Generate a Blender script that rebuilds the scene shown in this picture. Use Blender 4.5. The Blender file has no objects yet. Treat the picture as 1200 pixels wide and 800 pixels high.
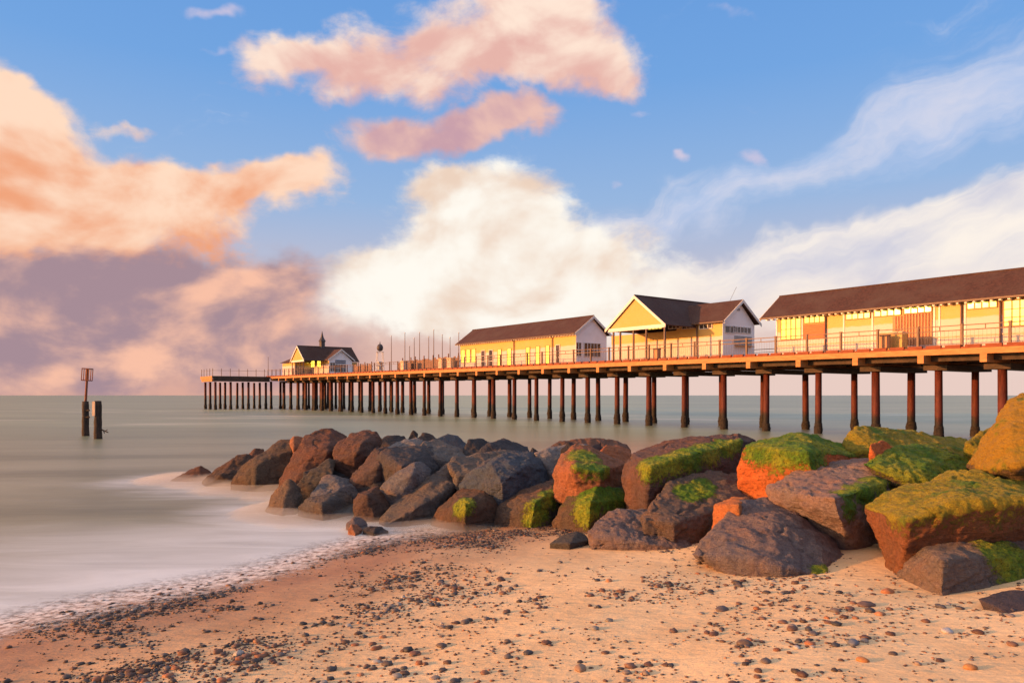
import bpy, bmesh, math, random
import numpy as np
from mathutils import Vector, noise

random.seed(7); rng = np.random.default_rng(7)
sc = bpy.context.scene
COL = sc.collection
R = math.radians

def S(r, g, b):
    f = lambda c: (c/255/12.92 if c/255 <= .04045 else ((c/255+.055)/1.055)**2.4)
    return (f(r), f(g), f(b))

# ------------------------------------------------------------------ camera
CH, FP, HY = 2.42, 850.0, 463.0
cam = bpy.data.cameras.new('camera'); co = bpy.data.objects.new('camera', cam); COL.objects.link(co)
co.location = (0, 0, CH); co.rotation_euler = (R(90), 0, 0)
cam.sensor_width = 36; cam.lens = 36*FP/1200; cam.shift_y = (HY-400)/1200
cam.clip_start = .1; cam.clip_end = 30000
sc.camera = co

# ------------------------------------------------------------------ sun and view
SUN_AZ = Vector((-.975, -.20)).normalized(); SUN_EL = R(8.5)
SUN = Vector((SUN_AZ.x*math.cos(SUN_EL), SUN_AZ.y*math.cos(SUN_EL), math.sin(SUN_EL)))
sl = bpy.data.lights.new('sun', 'SUN'); so = bpy.data.objects.new('sun', sl); COL.objects.link(so)
sl.energy = 5.0; sl.angle = R(.6); sl.color = (1, .40, .12)
so.rotation_euler = (-SUN).to_track_quat('-Z', 'Y').to_euler(); so.location = (-40, -20, 30)
sc.view_settings.view_transform = 'Standard'; sc.view_settings.look = 'None'
sc.view_settings.exposure = 0.68; sc.view_settings.gamma = 1; sc.view_settings.use_curve_mapping = False
sc.cycles.max_bounces = 6; sc.cycles.transparent_max_bounces = 12

# ------------------------------------------------------------------ sky
W = bpy.data.worlds.new('World'); sc.world = W; W.use_nodes = True
def build_sky():
    nt = W.node_tree; nt.nodes.clear(); N = nt.nodes; L = nt.links
    def val(x, sock):
        if isinstance(x, (int, float)): sock.default_value = x
        elif isinstance(x, (tuple, list)): sock.default_value = tuple(x)[:len(sock.default_value)] if len(x) >= len(sock.default_value) else tuple(x)+(1,)
        else: L.new(x, sock)
    def m(op, a, b=None, c=None, clamp=False):
        n = N.new('ShaderNodeMath'); n.operation = op; n.use_clamp = clamp
        for i, x in enumerate((a, b, c)):
            if x is not None: val(x, n.inputs[i])
        return n.outputs[0]
    def vm(op, a, b=None, out=0):
        n = N.new('ShaderNodeVectorMath'); n.operation = op
        val(a, n.inputs[0])
        if b is not None: val(b, n.inputs[1])
        return n.outputs['Value'] if op == 'DOT_PRODUCT' else n.outputs[0]
    def mix(f, a, b, mode='MIX'):
        n = N.new('ShaderNodeMix'); n.data_type = 'RGBA'; n.blend_type = mode
        val(f, n.inputs[0]); val(a, n.inputs[6]); val(b, n.inputs[7]); return n.outputs[2]
    def sm(x, a, b):
        n = N.new('ShaderNodeMapRange'); n.interpolation_type = 'SMOOTHSTEP'
        val(x, n.inputs[0]); n.inputs[1].default_value = a; n.inputs[2].default_value = b; return n.outputs[0]
    def comb(x, y, z=0.):
        n = N.new('ShaderNodeCombineXYZ'); val(x, n.inputs[0]); val(y, n.inputs[1]); val(z, n.inputs[2]); return n.outputs[0]
    def fbm(v, scale, detail=6, rough=.55, dist=0.):
        n = N.new('ShaderNodeTexNoise'); val(v, n.inputs['Vector']); n.inputs['Scale'].default_value = scale
        n.inputs['Detail'].default_value = detail; n.inputs['Roughness'].default_value = rough; n.inputs['Distortion'].default_value = dist
        return n.outputs[0]
    tc = N.new('ShaderNodeTexCoord'); d = tc.outputs['Generated']
    sp = N.new('ShaderNodeSeparateXYZ'); L.new(d, sp.inputs[0]); dx, dy, dz = sp.outputs
    U0 = m('MULTIPLY', m('ARCTAN2', dx, dy), 850.)            # azimuth and elevation of the sky, in units of 1/850 rad
    V0 = m('MULTIPLY', m('ARCSINE', m('MINIMUM', m('MAXIMUM', dz, -1.), 1.)), 850.)
    def pos(px, py):
        az = math.atan((px-600)/850); el = math.atan((463-py)/850*math.cos(az)); return az*850, el*850
    P0 = comb(U0, V0, 0.)
    warp = fbm(P0, 1/130, 4, .55); warp2 = fbm(vm('ADD', P0, (311., 77., 9.)), 1/130, 4, .55)
    U = m('ADD', U0, m('MULTIPLY', m('SUBTRACT', warp, .5), 130.)); V = m('ADD', V0, m('MULTIPLY', m('SUBTRACT', warp2, .5), 110.))
    P = comb(U, V, 0.)
    Ps = comb(m('MULTIPLY', U0, .62), V0, 3.)
    nA = fbm(Ps, 1/80, 10, .66, .3)                             # billows
    nB = fbm(vm('ADD', Ps, (-9., 13., 0.)), 1/80, 10, .66, .3)  # the same billows a little towards the sun
    nW = fbm(vm('ADD', comb(m('MULTIPLY', U0, .55), V0, 3.), (40., 900., 2.)), 1/26, 6, .62, .5)                # frayed edges
    nC = fbm(vm('ADD', Ps, (500., 90., 40.)), 1/170, 5, .55, .4)
    nS = fbm(comb(m('MULTIPLY', m('MULTIPLY_ADD', V, .33, m('MULTIPLY', U, .94)), .13), m('MULTIPLY_ADD', V, .94, m('MULTIPLY', U, -.33)), 7.), 1/55, 8, .62, .2)   # combed streaks
    Pd = comb(m('MULTIPLY', U0, .7), V0, 13.); nD = fbm(Pd, 1/105, 5, .5, .3); nE = fbm(vm('ADD', Pd, (-14., 18., 0.)), 1/105, 5, .5, .3)
    rel = m('SUBTRACT', nD, nE)
    def rot(a):
        c, s = math.cos(a), math.sin(a); return c, s
    def blobs(bl, src):
        tot = None
        for (px, py, sx, sy, a, amp) in bl:
            u, v = pos(px, py); c, s = rot(R(a))
            q = vm('SUBTRACT', src, (u, v, 0.))
            x = vm('DOT_PRODUCT', q, (c/sx, s/sx, 0.)); y = vm('DOT_PRODUCT', q, (-s/sy, c/sy, 0.))
            e = m('EXPONENT', m('MULTIPLY', m('MULTIPLY_ADD', x, x, m('MULTIPLY', y, y)), -1.))
            tot = m('MULTIPLY', e, amp) if tot is None else m('MULTIPLY_ADD', e, amp, tot)
        return tot
    # clear sky: the Nishita sky tinted towards the blue of the evening, paler and pinker at the horizon
    sky = N.new('ShaderNodeTexSky'); sky.sky_type = 'NISHITA'; sky.sun_disc = False
    sky.sun_elevation = SUN_EL; sky.sun_rotation = math.atan2(SUN_AZ.x, SUN_AZ.y); sky.air_density = 1.0; sky.dust_density = 1.5; sky.ozone_density = 2.0
    rp = N.new('ShaderNodeValToRGB'); L.new(m('DIVIDE', V0, 520., clamp=True), rp.inputs[0])
    e = rp.color_ramp.elements
    e[0].position = 0; e[0].color = S(226, 198, 190)+(1,)
    e[1].position = 1; e[1].color = S(98, 156, 228)+(1,)
    for p_, c_ in ((.10, S(228, 200, 190)), (.24, S(206, 200, 214)), (.42, S(158, 190, 232)), (.66, S(120, 172, 234))):
        q = e.new(p_); q.color = c_+(1,)
    nish = mix(1., sky.outputs[0], (.09, .10, .12), 'MULTIPLY')
    col = mix(.14, rp.outputs[0], nish)
    def layer(col, bl, thr, soft, k, lit, shade, contrast=2.5, bias=.5, src=P, opac=1., nz=nA, vgrad=None, wk=.55, fine=.7, fs=0.):
        dn = m('SUBTRACT', m('MULTIPLY_ADD', m('SUBTRACT', nz, .5), k, blobs(bl, src)), thr)
        dn = m('MULTIPLY_ADD', m('SUBTRACT', nW, .5), wk, dn)
        al = m('MULTIPLY', sm(dn, 0., soft), opac)
        f = m('MULTIPLY_ADD', rel, contrast, bias)
        f = m('MULTIPLY_ADD', m('SUBTRACT', nC, .5), 1.2, f)
        f = m('MULTIPLY_ADD', m('SUBTRACT', nA, .5), fine, f)
        if fs: f = m('MULTIPLY_ADD', m('SUBTRACT', nS, .5), fs, f)
        if vgrad: f = m('ADD', f, m('MULTIPLY', m('SUBTRACT', V0, vgrad[0]), 1./vgrad[1]))
        f = sm(f, -.1, 1.1)
        return mix(al, col, mix(f, shade, lit))
    # wide pale sweeps to the right
    colr = layer(col, [(1010, 172, 330, 34, 17, .8), (1190, 105, 140, 48, 22, .6), (760, 262, 140, 26, 12, .55)], .22, 1.1, 1.9, S(232, 226, 234), S(180, 200, 236), 1.5, .6, opac=.8, nz=nS, fs=2.)
    colr = layer(colr, [(1130, 262, 210, 34, 20, .95), (930, 322, 260, 40, 14, 1.0), (730, 362, 170, 50, 0, .9), (1180, 325, 190, 60, 0, .9)], .26, .8, 1.6, S(255, 244, 232), S(206, 206, 222), 1.5, .68, opac=.95, nz=nS, fs=2.4)
    # pale pink air along the horizon
    colr = mix(m('MULTIPLY', m('SUBTRACT', 1., sm(V0, 10., 150.)), .9), colr, mix(sm(U0, -330., 200.), S(222, 168, 150), S(234, 206, 196)))
    # white cumulus in the middle
    colr = layer(colr, [(565, 252, 92, 56, 0, 1.05), (480, 335, 90, 44, 0, .95), (660, 322, 125, 58, 0, 1.0), (560, 360, 170, 46, 0, .8), (520, 215, 40, 24, 0, .5)], .28, .5, 1.0, S(255, 250, 240), S(236, 210, 190), 4.0, .72)
    # mauve bank low on the left
    colr = layer(colr, [(60, 350, 150, 66, 0, 1.0), (250, 375, 140, 44, 0, .9), (330, 328, 60, 24, 10, .8), (30, 420, 240, 40, 0, .7), (160, 320, 120, 30, 0, .5), (300, 420, 130, 30, 0, .45)], .18, .8, .9, S(248, 192, 166), S(166, 140, 150), 4.4, .30, fine=1.9)
    # orange cloud on the left
    colr = layer(colr, [(40, 215, 115, 50, -8, 1.15), (0, 165, 60, 55, 0, .8), (185, 240, 90, 32, -5, 1.0), (285, 228, 80, 24, 4, .75), (340, 206, 58, 24, 10, 1.0), (12, 100, 36, 18, -30, .9), (40, 278, 120, 26, 0, .6), (155, 148, 40, 9, 0, .6)], .28, .55, 1.1, S(255, 220, 194), S(240, 164, 124), 4.2, .54, vgrad=(205., 170.))
    # pink cloud at the top
    colr = layer(colr, [(360, 74, 90, 26, 8, 1.0), (510, 58, 110, 40, 5, 1.0), (645, 48, 90, 44, 0, 1.05), (725, 85, 50, 34, 0, .75), (600, 0, 110, 18, 0, .7), (310, 58, 40, 15, 0, .7), (410, 118, 50, 20, 20, .7), (620, 96, 80, 24, 0, .6)], .36, .7, 1.55, S(255, 230, 212), S(230, 180, 170), 4.6, .62, vgrad=(390., 170.))
    colr = layer(colr, [(540, 145, 105, 24, 8, 1.0), (470, 164, 60, 22, 0, .85), (610, 140, 44, 20, 0, .75)], .34, .75, 1.5, S(250, 200, 176), S(206, 158, 164), 4.6, .5, opac=.9)
    # loose scraps
    colr = layer(colr, [(890, 188, 28, 15, 10, 1.), (800, 196, 13, 11, 0, .85), (715, 214, 14, 9, 0, .75), (250, 12, 30, 9, 0, .9), (870, 122, 26, 7, -10, .62), (865, 25, 32, 11, 0, .6), (250, 62, 24, 8, 20, .7), (760, 130, 26, 10, 0, .7)], .42, .7, 1.3, S(238, 214, 222), S(206, 196, 224), 2., .6, opac=.7)
    # the bright sky around the low sun, behind the camera on the left
    dt = vm('DOT_PRODUCT', d, tuple(SUN))
    g1 = m('EXPONENT', m('MULTIPLY', m('SUBTRACT', dt, 1.), 5.0)); g2 = m('EXPONENT', m('MULTIPLY', m('SUBTRACT', dt, 1.), 26.))
    g1 = m('MULTIPLY', g1, sm(dy, .25, -.35)); g2 = m('MULTIPLY', g2, sm(dy, .25, -.1))
    glow = vm('ADD', vm('MULTIPLY', comb(g1, g1, g1), (1.2, .75, .42)), vm('MULTIPLY', comb(g2, g2, g2), (9., 5.6, 1.6)))
    back = sm(dy, .1, -.5)  # even extra fill light added to the unseen sky behind the camera
    colr = vm('ADD', colr, vm('MULTIPLY', comb(back, back, back), (.10, .09, .10)))
    colr = mix(m('MULTIPLY', sm(V0, 540., 760.), .9), colr, (.78, .70, .66))        # pale cloud added out of view overhead to neutralise and brighten the fill light
    colr = vm('ADD', colr, glow)
    # below the horizon only a dull sea tone
    colr = mix(sm(V0, 0., -12.), colr, (.2, .19, .16))
    out = vm('MULTIPLY', colr, (6.3, 6.3, 6.3))
    bg = N.new('ShaderNodeBackground'); L.new(out, bg.inputs[0]); bg.inputs[1].default_value = .1
    o = N.new('ShaderNodeOutputWorld'); L.new(bg.outputs[0], o.inputs[0])
    W.cycles.sampling_method = 'MANUAL'; W.cycles.sample_map_resolution = 512
build_sky()

# ------------------------------------------------------------------ helpers
def link(o): COL.objects.link(o); return o
def tag(o, label=None, cat=None, group=None, kind=None):
    if label: o['label'] = label
    if cat: o['category'] = cat
    if group: o['group'] = group
    if kind: o['kind'] = kind
    return o
def empty(name, loc, label=None, cat=None, group=None):
    o = bpy.data.objects.new(name, None); o.location = loc; o.empty_display_size = .3; link(o)
    return tag(o, label, cat, group)
def copy_tree(o, parent=None):
    c = o.copy(); link(c); c.parent = parent
    for ch in list(o.children): copy_tree(ch, c)
    return c

class MB:
    def __init__(s): s.v = []; s.f = []
    def add(s, vs, fs):
        b = len(s.v); s.v += [tuple(v) for v in vs]; s.f += [tuple(b+i for i in f) for f in fs]; return s
    def hexa(s, p):          # 8 points: bottom 4, top 4
        return s.add(p, [(3, 2, 1, 0), (4, 5, 6, 7), (0, 1, 5, 4), (1, 2, 6, 5), (2, 3, 7, 6), (3, 0, 4, 7)])
    def tube(s, a, b, r0, r1=None, n=10, caps=True):
        a, b = Vector(a), Vector(b); r1 = r0 if r1 is None else r1
        z = (b-a).normalized(); x = z.orthogonal().normalized(); y = z.cross(x)
        vs = [p+(x*math.cos(2*math.pi*i/n)+y*math.sin(2*math.pi*i/n))*r for p, r in ((a, r0), (b, r1)) for i in range(n)]
        fs = [(i, (i+1) % n, n+(i+1) % n, n+i) for i in range(n)]
        if caps: fs += [tuple(range(n-1, -1, -1)), tuple(range(n, 2*n))]
        return s.add(vs, fs)
    def lathe(s, c, prof, n=14):
        vs = []; fs = []
        for (r, z) in prof: vs += [(c[0]+r*math.cos(2*math.pi*i/n), c[1]+r*math.sin(2*math.pi*i/n), c[2]+z) for i in range(n)]
        for k in range(len(prof)-1):
            fs += [(k*n+i, k*n+(i+1) % n, (k+1)*n+(i+1) % n, (k+1)*n+i) for i in range(n)]
        fs += [tuple(range(n-1, -1, -1)), tuple(range((len(prof)-1)*n, len(prof)*n))]
        return s.add(vs, fs)
    def build(s, name, mat, parent=None, origin=None, smooth=False):
        if parent is not None: org = parent.matrix_world_loc if hasattr(parent, 'matrix_world_loc') else abs_loc(parent)
        else: org = Vector(origin) if origin is not None else Vector((0, 0, 0))
        me = bpy.data.meshes.new(name); me.from_pydata([tuple(Vector(v)-org) for v in s.v], [], s.f)
        bm = bmesh.new(); bm.from_mesh(me); bmesh.ops.recalc_face_normals(bm, faces=bm.faces); bm.to_mesh(me); bm.free()
        me.materials.append(mat)
        if smooth: me.polygons.foreach_set('use_smooth', [True]*len(me.polygons))
        o = bpy.data.objects.new(name, me); link(o)
        if parent is not None: o.parent = parent
        else: o.location = org
        return o
def abs_loc(o):
    v = Vector((0, 0, 0))
    while o is not None: v += o.location; o = o.parent
    return v

class Nd:
    def __init__(s, name):
        s.m = bpy.data.materials.new(name); s.m.use_nodes = True; s.nt = s.m.node_tree; s.nt.nodes.clear(); s.N = s.nt.nodes; s.L = s.nt.links
        s.out = s.N.new('ShaderNodeOutputMaterial'); s.p = s.N.new('ShaderNodeBsdfPrincipled'); s.L.new(s.p.outputs[0], s.out.inputs[0])
    def val(s, x, k):
        if hasattr(x, 'is_output'): s.L.new(x, k)
        elif isinstance(x, (tuple, list)): k.default_value = (tuple(x)+(1,))[:len(k.default_value)]
        else: k.default_value = x
    def set(s, **kw):
        for k, v in kw.items(): s.val(v, s.p.inputs[k.replace('_', ' ')])
    def math(s, op, a, b=None, c=None, clamp=False):
        n = s.N.new('ShaderNodeMath'); n.operation = op; n.use_clamp = clamp
        for i, x in enumerate((a, b, c)):
            if x is not None: s.val(x, n.inputs[i])
        return n.outputs[0]
    def obj(s): 
        return s.N.new('ShaderNodeTexCoord').outputs['Object']
    def pos(s):
        return s.N.new('ShaderNodeNewGeometry').outputs['Position']
    def nrm(s):
        n = s.N.new('ShaderNodeSeparateXYZ'); s.L.new(s.N.new('ShaderNodeNewGeometry').outputs['Normal'], n.inputs[0]); return n.outputs
    def sep(s, v):
        n = s.N.new('ShaderNodeSeparateXYZ'); s.L.new(v, n.inputs[0]); return n.outputs
    def scale(s, v, k):
        n = s.N.new('ShaderNodeMapping'); s.L.new(v, n.inputs[0]); n.inputs['Scale'].default_value = k; return n.outputs[0]
    def noise(s, v, sc_, detail=5, rough=.6, dist=0., color=False):
        n = s.N.new('ShaderNodeTexNoise'); s.L.new(v, n.inputs['Vector']); n.inputs['Scale'].default_value = sc_; n.inputs['Detail'].default_value = detail
        n.inputs['Roughness'].default_value = rough; n.inputs['Distortion'].default_value = dist; return n.outputs[1 if color else 0]
    def voro(s, v, sc_, feat='F1'):
        n = s.N.new('ShaderNodeTexVoronoi'); n.feature = feat; s.L.new(v, n.inputs['Vector']); n.inputs['Scale'].default_value = sc_; return n.outputs[0]
    def sm(s, x, a, b):
        n = s.N.new('ShaderNodeMapRange'); n.interpolation_type = 'SMOOTHSTEP'; s.val(x, n.inputs[0]); n.inputs[1].default_value = a; n.inputs[2].default_value = b; return n.outputs[0]
    def mix(s, f, a, b, mode='MIX'):
        n = s.N.new('ShaderNodeMix'); n.data_type = 'RGBA'; n.blend_type = mode; s.val(f, n.inputs[0]); s.val(a, n.inputs[6]); s.val(b, n.inputs[7]); return n.outputs[2]
    def attr(s, name, t='GEOMETRY'):
        n = s.N.new('ShaderNodeAttribute'); n.attribute_name = name; n.attribute_type = t; return n
    def bump(s, h, strength=.3, dist=.02, nrm=None):
        n = s.N.new('ShaderNodeBump'); s.val(h, n.inputs['Height']); n.inputs['Strength'].default_value = strength; n.inputs['Distance'].default_value = dist
        if nrm is not None: s.L.new(nrm, n.inputs['Normal'])
        s.L.new(n.outputs[0], s.p.inputs['Normal']); return n.outputs[0]

def worn(name, c1, c2, rough=.7, sc_=3., stretch=(1, 1, 1), bs=.15, bd=.01, spec=.3, metal=0.):
    a = Nd(name); v = a.scale(a.obj(), stretch); n = a.noise(v, sc_, 6, .65)
    a.set(Base_Color=a.mix(a.sm(n, .3, .72), c1, c2), Roughness=rough, Metallic=metal); a.p.inputs['Specular IOR Level'].default_value = spec
    a.bump(a.noise(v, sc_*4, 5), bs, bd); return a.m
M = {}
M['pile'] = worn('pile_timber', (.075, .022, .015), (.15, .042, .026), .75, 2.2, (3, 3, .6), .4, .03)
def pilewood():
    a = Nd('pile_timber'); o = a.obj(); z = a.sep(o)[2]; n = a.noise(a.scale(o, (4, 4, .7)), 2.2, 6, .65); n2 = a.noise(o, 3, 5)
    c = a.mix(a.sm(n, .3, .72), (.050, .010, .006), (.115, .023, .013))
    c = a.mix(a.sm(a.math('ADD', z, a.math('MULTIPLY', a.math('SUBTRACT', n2, .5), .9)), -2.6, -3.3), c, (.014, .010, .008))
    a.set(Base_Color=c, Roughness=.7); a.p.inputs['Specular IOR Level'].default_value = .3; a.bump(n, .5, .03); return a.m
M['pile'] = pilewood()
M['growth'] = worn('mussel_growth', (.012, .009, .008), (.045, .032, .022), .8, 9, (1, 1, 1), .9, .06)
M['fascia'] = worn('fascia_timber', (.35, .145, .045), (.50, .225, .08), .7, 2.0, (1, 1, 5), .3, .01)
M['kerb'] = worn('kerb_timber', (.17, .032, .012), (.25, .06, .02), .7, 2.5, (1, 1, 3), .3, .01)
M['darkbeam'] = worn('dark_beam', (.035, .026, .02), (.08, .05, .035), .8, 2.5, (1, 1, 1), .3, .02)
M['deck'] = worn('deck_boards', (.20, .13, .09), (.30, .2, .14), .8, 3, (1, 1, 1), .2, .01)
M['rail'] = worn('rail_paint', (.10, .055, .04), (.17, .09, .06), .5, 4, (1, 1, 1), .1, .005)
M['ironwire'] = worn('iron_wire', (.14, .08, .06), (.22, .14, .10), .6, 4)
M['white'] = worn('white_paint', (.60, .55, .50), (.68, .63, .58), .55, 2.5, (1, 1, 1), .08, .006)
M['frame'] = worn('window_frame_paint', (.30, .15, .065), (.40, .21, .10), .55, 3)
M['pipe'] = worn('drainpipe_paint', (.09, .05, .04), (.14, .08, .06), .5, 4)
M['redpanel'] = worn('red_boarding', (.50, .10, .03), (.62, .15, .05), .6, 3, (1, 1, 6), .2, .01)
M['slat'] = worn('slatted_timber', (.42, .19, .09), (.55, .28, .14), .7, 3, (4, 4, .5), .3, .01)
M['grey'] = worn('grey_shutter', (.26, .25, .24), (.34, .33, .32), .5, 3)
M['screen'] = worn('windbreak_boards', (.16, .085, .06), (.26, .14, .10), .75, 3, (3, 3, .6), .3, .01)
M['lead'] = worn('dark_lead', (.05, .04, .04), (.09, .07, .065), .55, 5)
M['weed'] = worn('weathered_post', (.022, .016, .013), (.07, .042, .028), .85, 3, (3, 3, .7), .6, .04)
M['rust'] = worn('rusty_iron', (.16, .045, .025), (.26, .08, .04), .7, 8)
M['paletimber'] = worn('pale_timber', (.5, .34, .22), (.62, .45, .32), .7, 3)
M['sign'] = worn('blue_sign', (.05, .06, .10), (.07, .08, .13), .5, 4)

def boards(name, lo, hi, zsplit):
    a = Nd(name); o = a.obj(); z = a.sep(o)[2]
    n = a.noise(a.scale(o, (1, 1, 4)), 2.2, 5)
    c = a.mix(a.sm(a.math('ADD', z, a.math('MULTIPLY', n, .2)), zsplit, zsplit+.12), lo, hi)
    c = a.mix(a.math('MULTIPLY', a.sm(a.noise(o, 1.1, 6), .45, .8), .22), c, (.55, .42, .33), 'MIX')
    a.set(Base_Color=c, Roughness=.55); a.p.inputs['Specular IOR Level'].default_value = .3
    saw = a.math('FRACT', a.math('MULTIPLY', z, 1/.16))
    a.bump(a.math('ADD', saw, a.math('MULTIPLY', n, .2)), .5, .02); return a.m
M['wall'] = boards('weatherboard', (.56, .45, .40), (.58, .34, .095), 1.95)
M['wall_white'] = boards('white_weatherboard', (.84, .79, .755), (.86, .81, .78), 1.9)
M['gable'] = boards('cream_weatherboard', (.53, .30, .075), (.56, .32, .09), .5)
def rooftile():
    a = Nd('roof_tiles'); o = a.obj(); z = a.sep(o)[2]
    n = a.noise(o, 6., 4, .7); n2 = a.noise(o, .7, 5)
    c = a.mix(a.sm(n, .3, .7), (.042, .020, .016), (.082, .037, .028)); c = a.mix(a.sm(n2, .35, .75), c, (.075, .045, .037))
    a.set(Base_Color=c, Roughness=.75); a.p.inputs['Specular IOR Level'].default_value = .2
    a.bump(a.math('ADD', a.math('FRACT', a.math('MULTIPLY', z, 1/.12)), a.math('MULTIPLY', n, .6)), .6, .025); return a.m
M['roof'] = rooftile()
def glass():
    a = Nd('window_glass'); o = a.obj(); n = a.noise(o, 1.7, 3)
    a.set(Base_Color=a.mix(a.sm(n, .35, .65), (.025, .018, .018), (.08, .05, .045)), Roughness=.16, IOR=1.5)
    a.p.inputs['Specular IOR Level'].default_value = .8
    a.bump(a.noise(o, .8, 2), .25, .03); return a.m
M['glass'] = glass()
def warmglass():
    a = Nd('sunset_glow_glass'); o = a.obj(); n = a.noise(o, 1.3, 4)
    a.set(Base_Color=(.16, .11, .015), Roughness=.15, IOR=1.5, Emission_Color=(1., .74, .09), Emission_Strength=a.math('MULTIPLY_ADD', n, 1.6, .35))  # emission stands in for the low sun's sky reflected in the panes
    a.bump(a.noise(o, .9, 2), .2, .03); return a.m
M['glowglass'] = warmglass()

# ------------------------------------------------------------------ ground and water
def shore(X, Y): return (X+5.2)*.834-(Y-7.37)*.551+.16*np.sin(X*1.1+Y*.9)+.08*np.sin(2.7*X-1.9*Y)
def beach(X, Y):
    X = np.asarray(X, float); Y = np.asarray(Y, float); s = np.minimum(shore(X, Y), 14.)
    z = np.where(s > 0, .078*s-.0012*np.clip(s, 0, 20)**2, .07*s)
    z = z-np.clip(Y-13.2, 0, None)*.22
    z = z+.012*np.sin(X*2.1+.7*Y)*np.sin(Y*1.7-.3*X)*np.clip(s, 0, 1)
    return np.clip(z, -3.0, 1.5)
def shore2(X, Y):
    z = beach(X, Y); return np.minimum(shore(X, Y), z/.075)
def grid_axis(lo, hi, c, step, grow):
    a = [c]; d = step
    while a[-1] < hi: a.append(a[-1]+d); d = d*(grow if a[-1]-c > 9 else 1.0)
    b = [c]; d = step
    while b[-1] > lo: b.append(b[-1]-d); d = d*(grow if c-b[-1] > 9 else 1.0)
    return np.array(sorted(set(b[1:]+a)))
def sheet(name, xs, ys, zf, mat, attrs=None, kind='structure'):
    X, Y = np.meshgrid(xs, ys); Z = zf(X, Y); nx, ny = len(xs), len(ys)
    v = np.stack([X.ravel(), Y.ravel(), Z.ravel()], 1)
    i = np.arange(nx*ny).reshape(ny, nx); q = np.stack([i[:-1, :-1], i[:-1, 1:], i[1:, 1:], i[1:, :-1]], -1).reshape(-1, 4)
    me = bpy.data.meshes.new(name); me.vertices.add(len(v)); me.vertices.foreach_set('co', v.ravel())
    me.loops.add(q.size); me.loops.foreach_set('vertex_index', q.ravel().astype(np.int32))
    me.polygons.add(len(q)); me.polygons.foreach_set('loop_start', np.arange(0, q.size, 4, dtype=np.int32))
    me.update(calc_edges=True); me.polygons.foreach_set('use_smooth', np.ones(len(q), bool))
    for k, f in (attrs or {}).items():
        at = me.attributes.new(k, 'FLOAT', 'POINT'); at.data.foreach_set('value', np.asarray(f(X, Y), np.float32).ravel())
    me.materials.append(mat); o = link(bpy.data.objects.new(name, me)); return tag(o, kind=kind)

def sand_mat():
    a = Nd('beach_sand'); p = a.pos(); s = a.attr('shore').outputs['Fac']
    n1 = a.noise(p, 1.3, 6, .6); n2 = a.noise(p, 45, 3, .7); n3 = a.noise(a.scale(p, (1, 1, 1)), .45, 4)
    dry = a.mix(a.sm(n1, .3, .7), (.66, .43, .225), (.78, .54, .30)); dry = a.mix(a.math('MULTIPLY', a.sm(n2, .5, .75), .35), dry, (.36, .2, .11))
    wet = a.mix(a.sm(n1, .3, .7), (.30, .145, .07), (.42, .215, .105))
    w = a.sm(a.math('ADD', s, a.math('MULTIPLY', a.math('SUBTRACT', n3, .5), 2.4)), 4.9, .6)
    a.set(Base_Color=a.mix(w, dry, wet), Roughness=a.math('MULTIPLY_ADD', w, -.35, .9)); a.p.inputs['Specular IOR Level'].default_value = .25
    rip = a.noise(a.scale(p, (1, 2.2, 1)), 5.5, 4, .55)
    h = a.math('ADD', a.math('MULTIPLY', n2, .10), a.math('MULTIPLY', rip, .9)); a.bump(h, .5, .05); return a.m
xs = grid_axis(-7000, 7000, 0, .16, 1.22); ys = grid_axis(-400, 9000, 9, .16, 1.22)
sheet('beach', xs, ys, beach, sand_mat(), {'shore': shore2})

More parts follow.
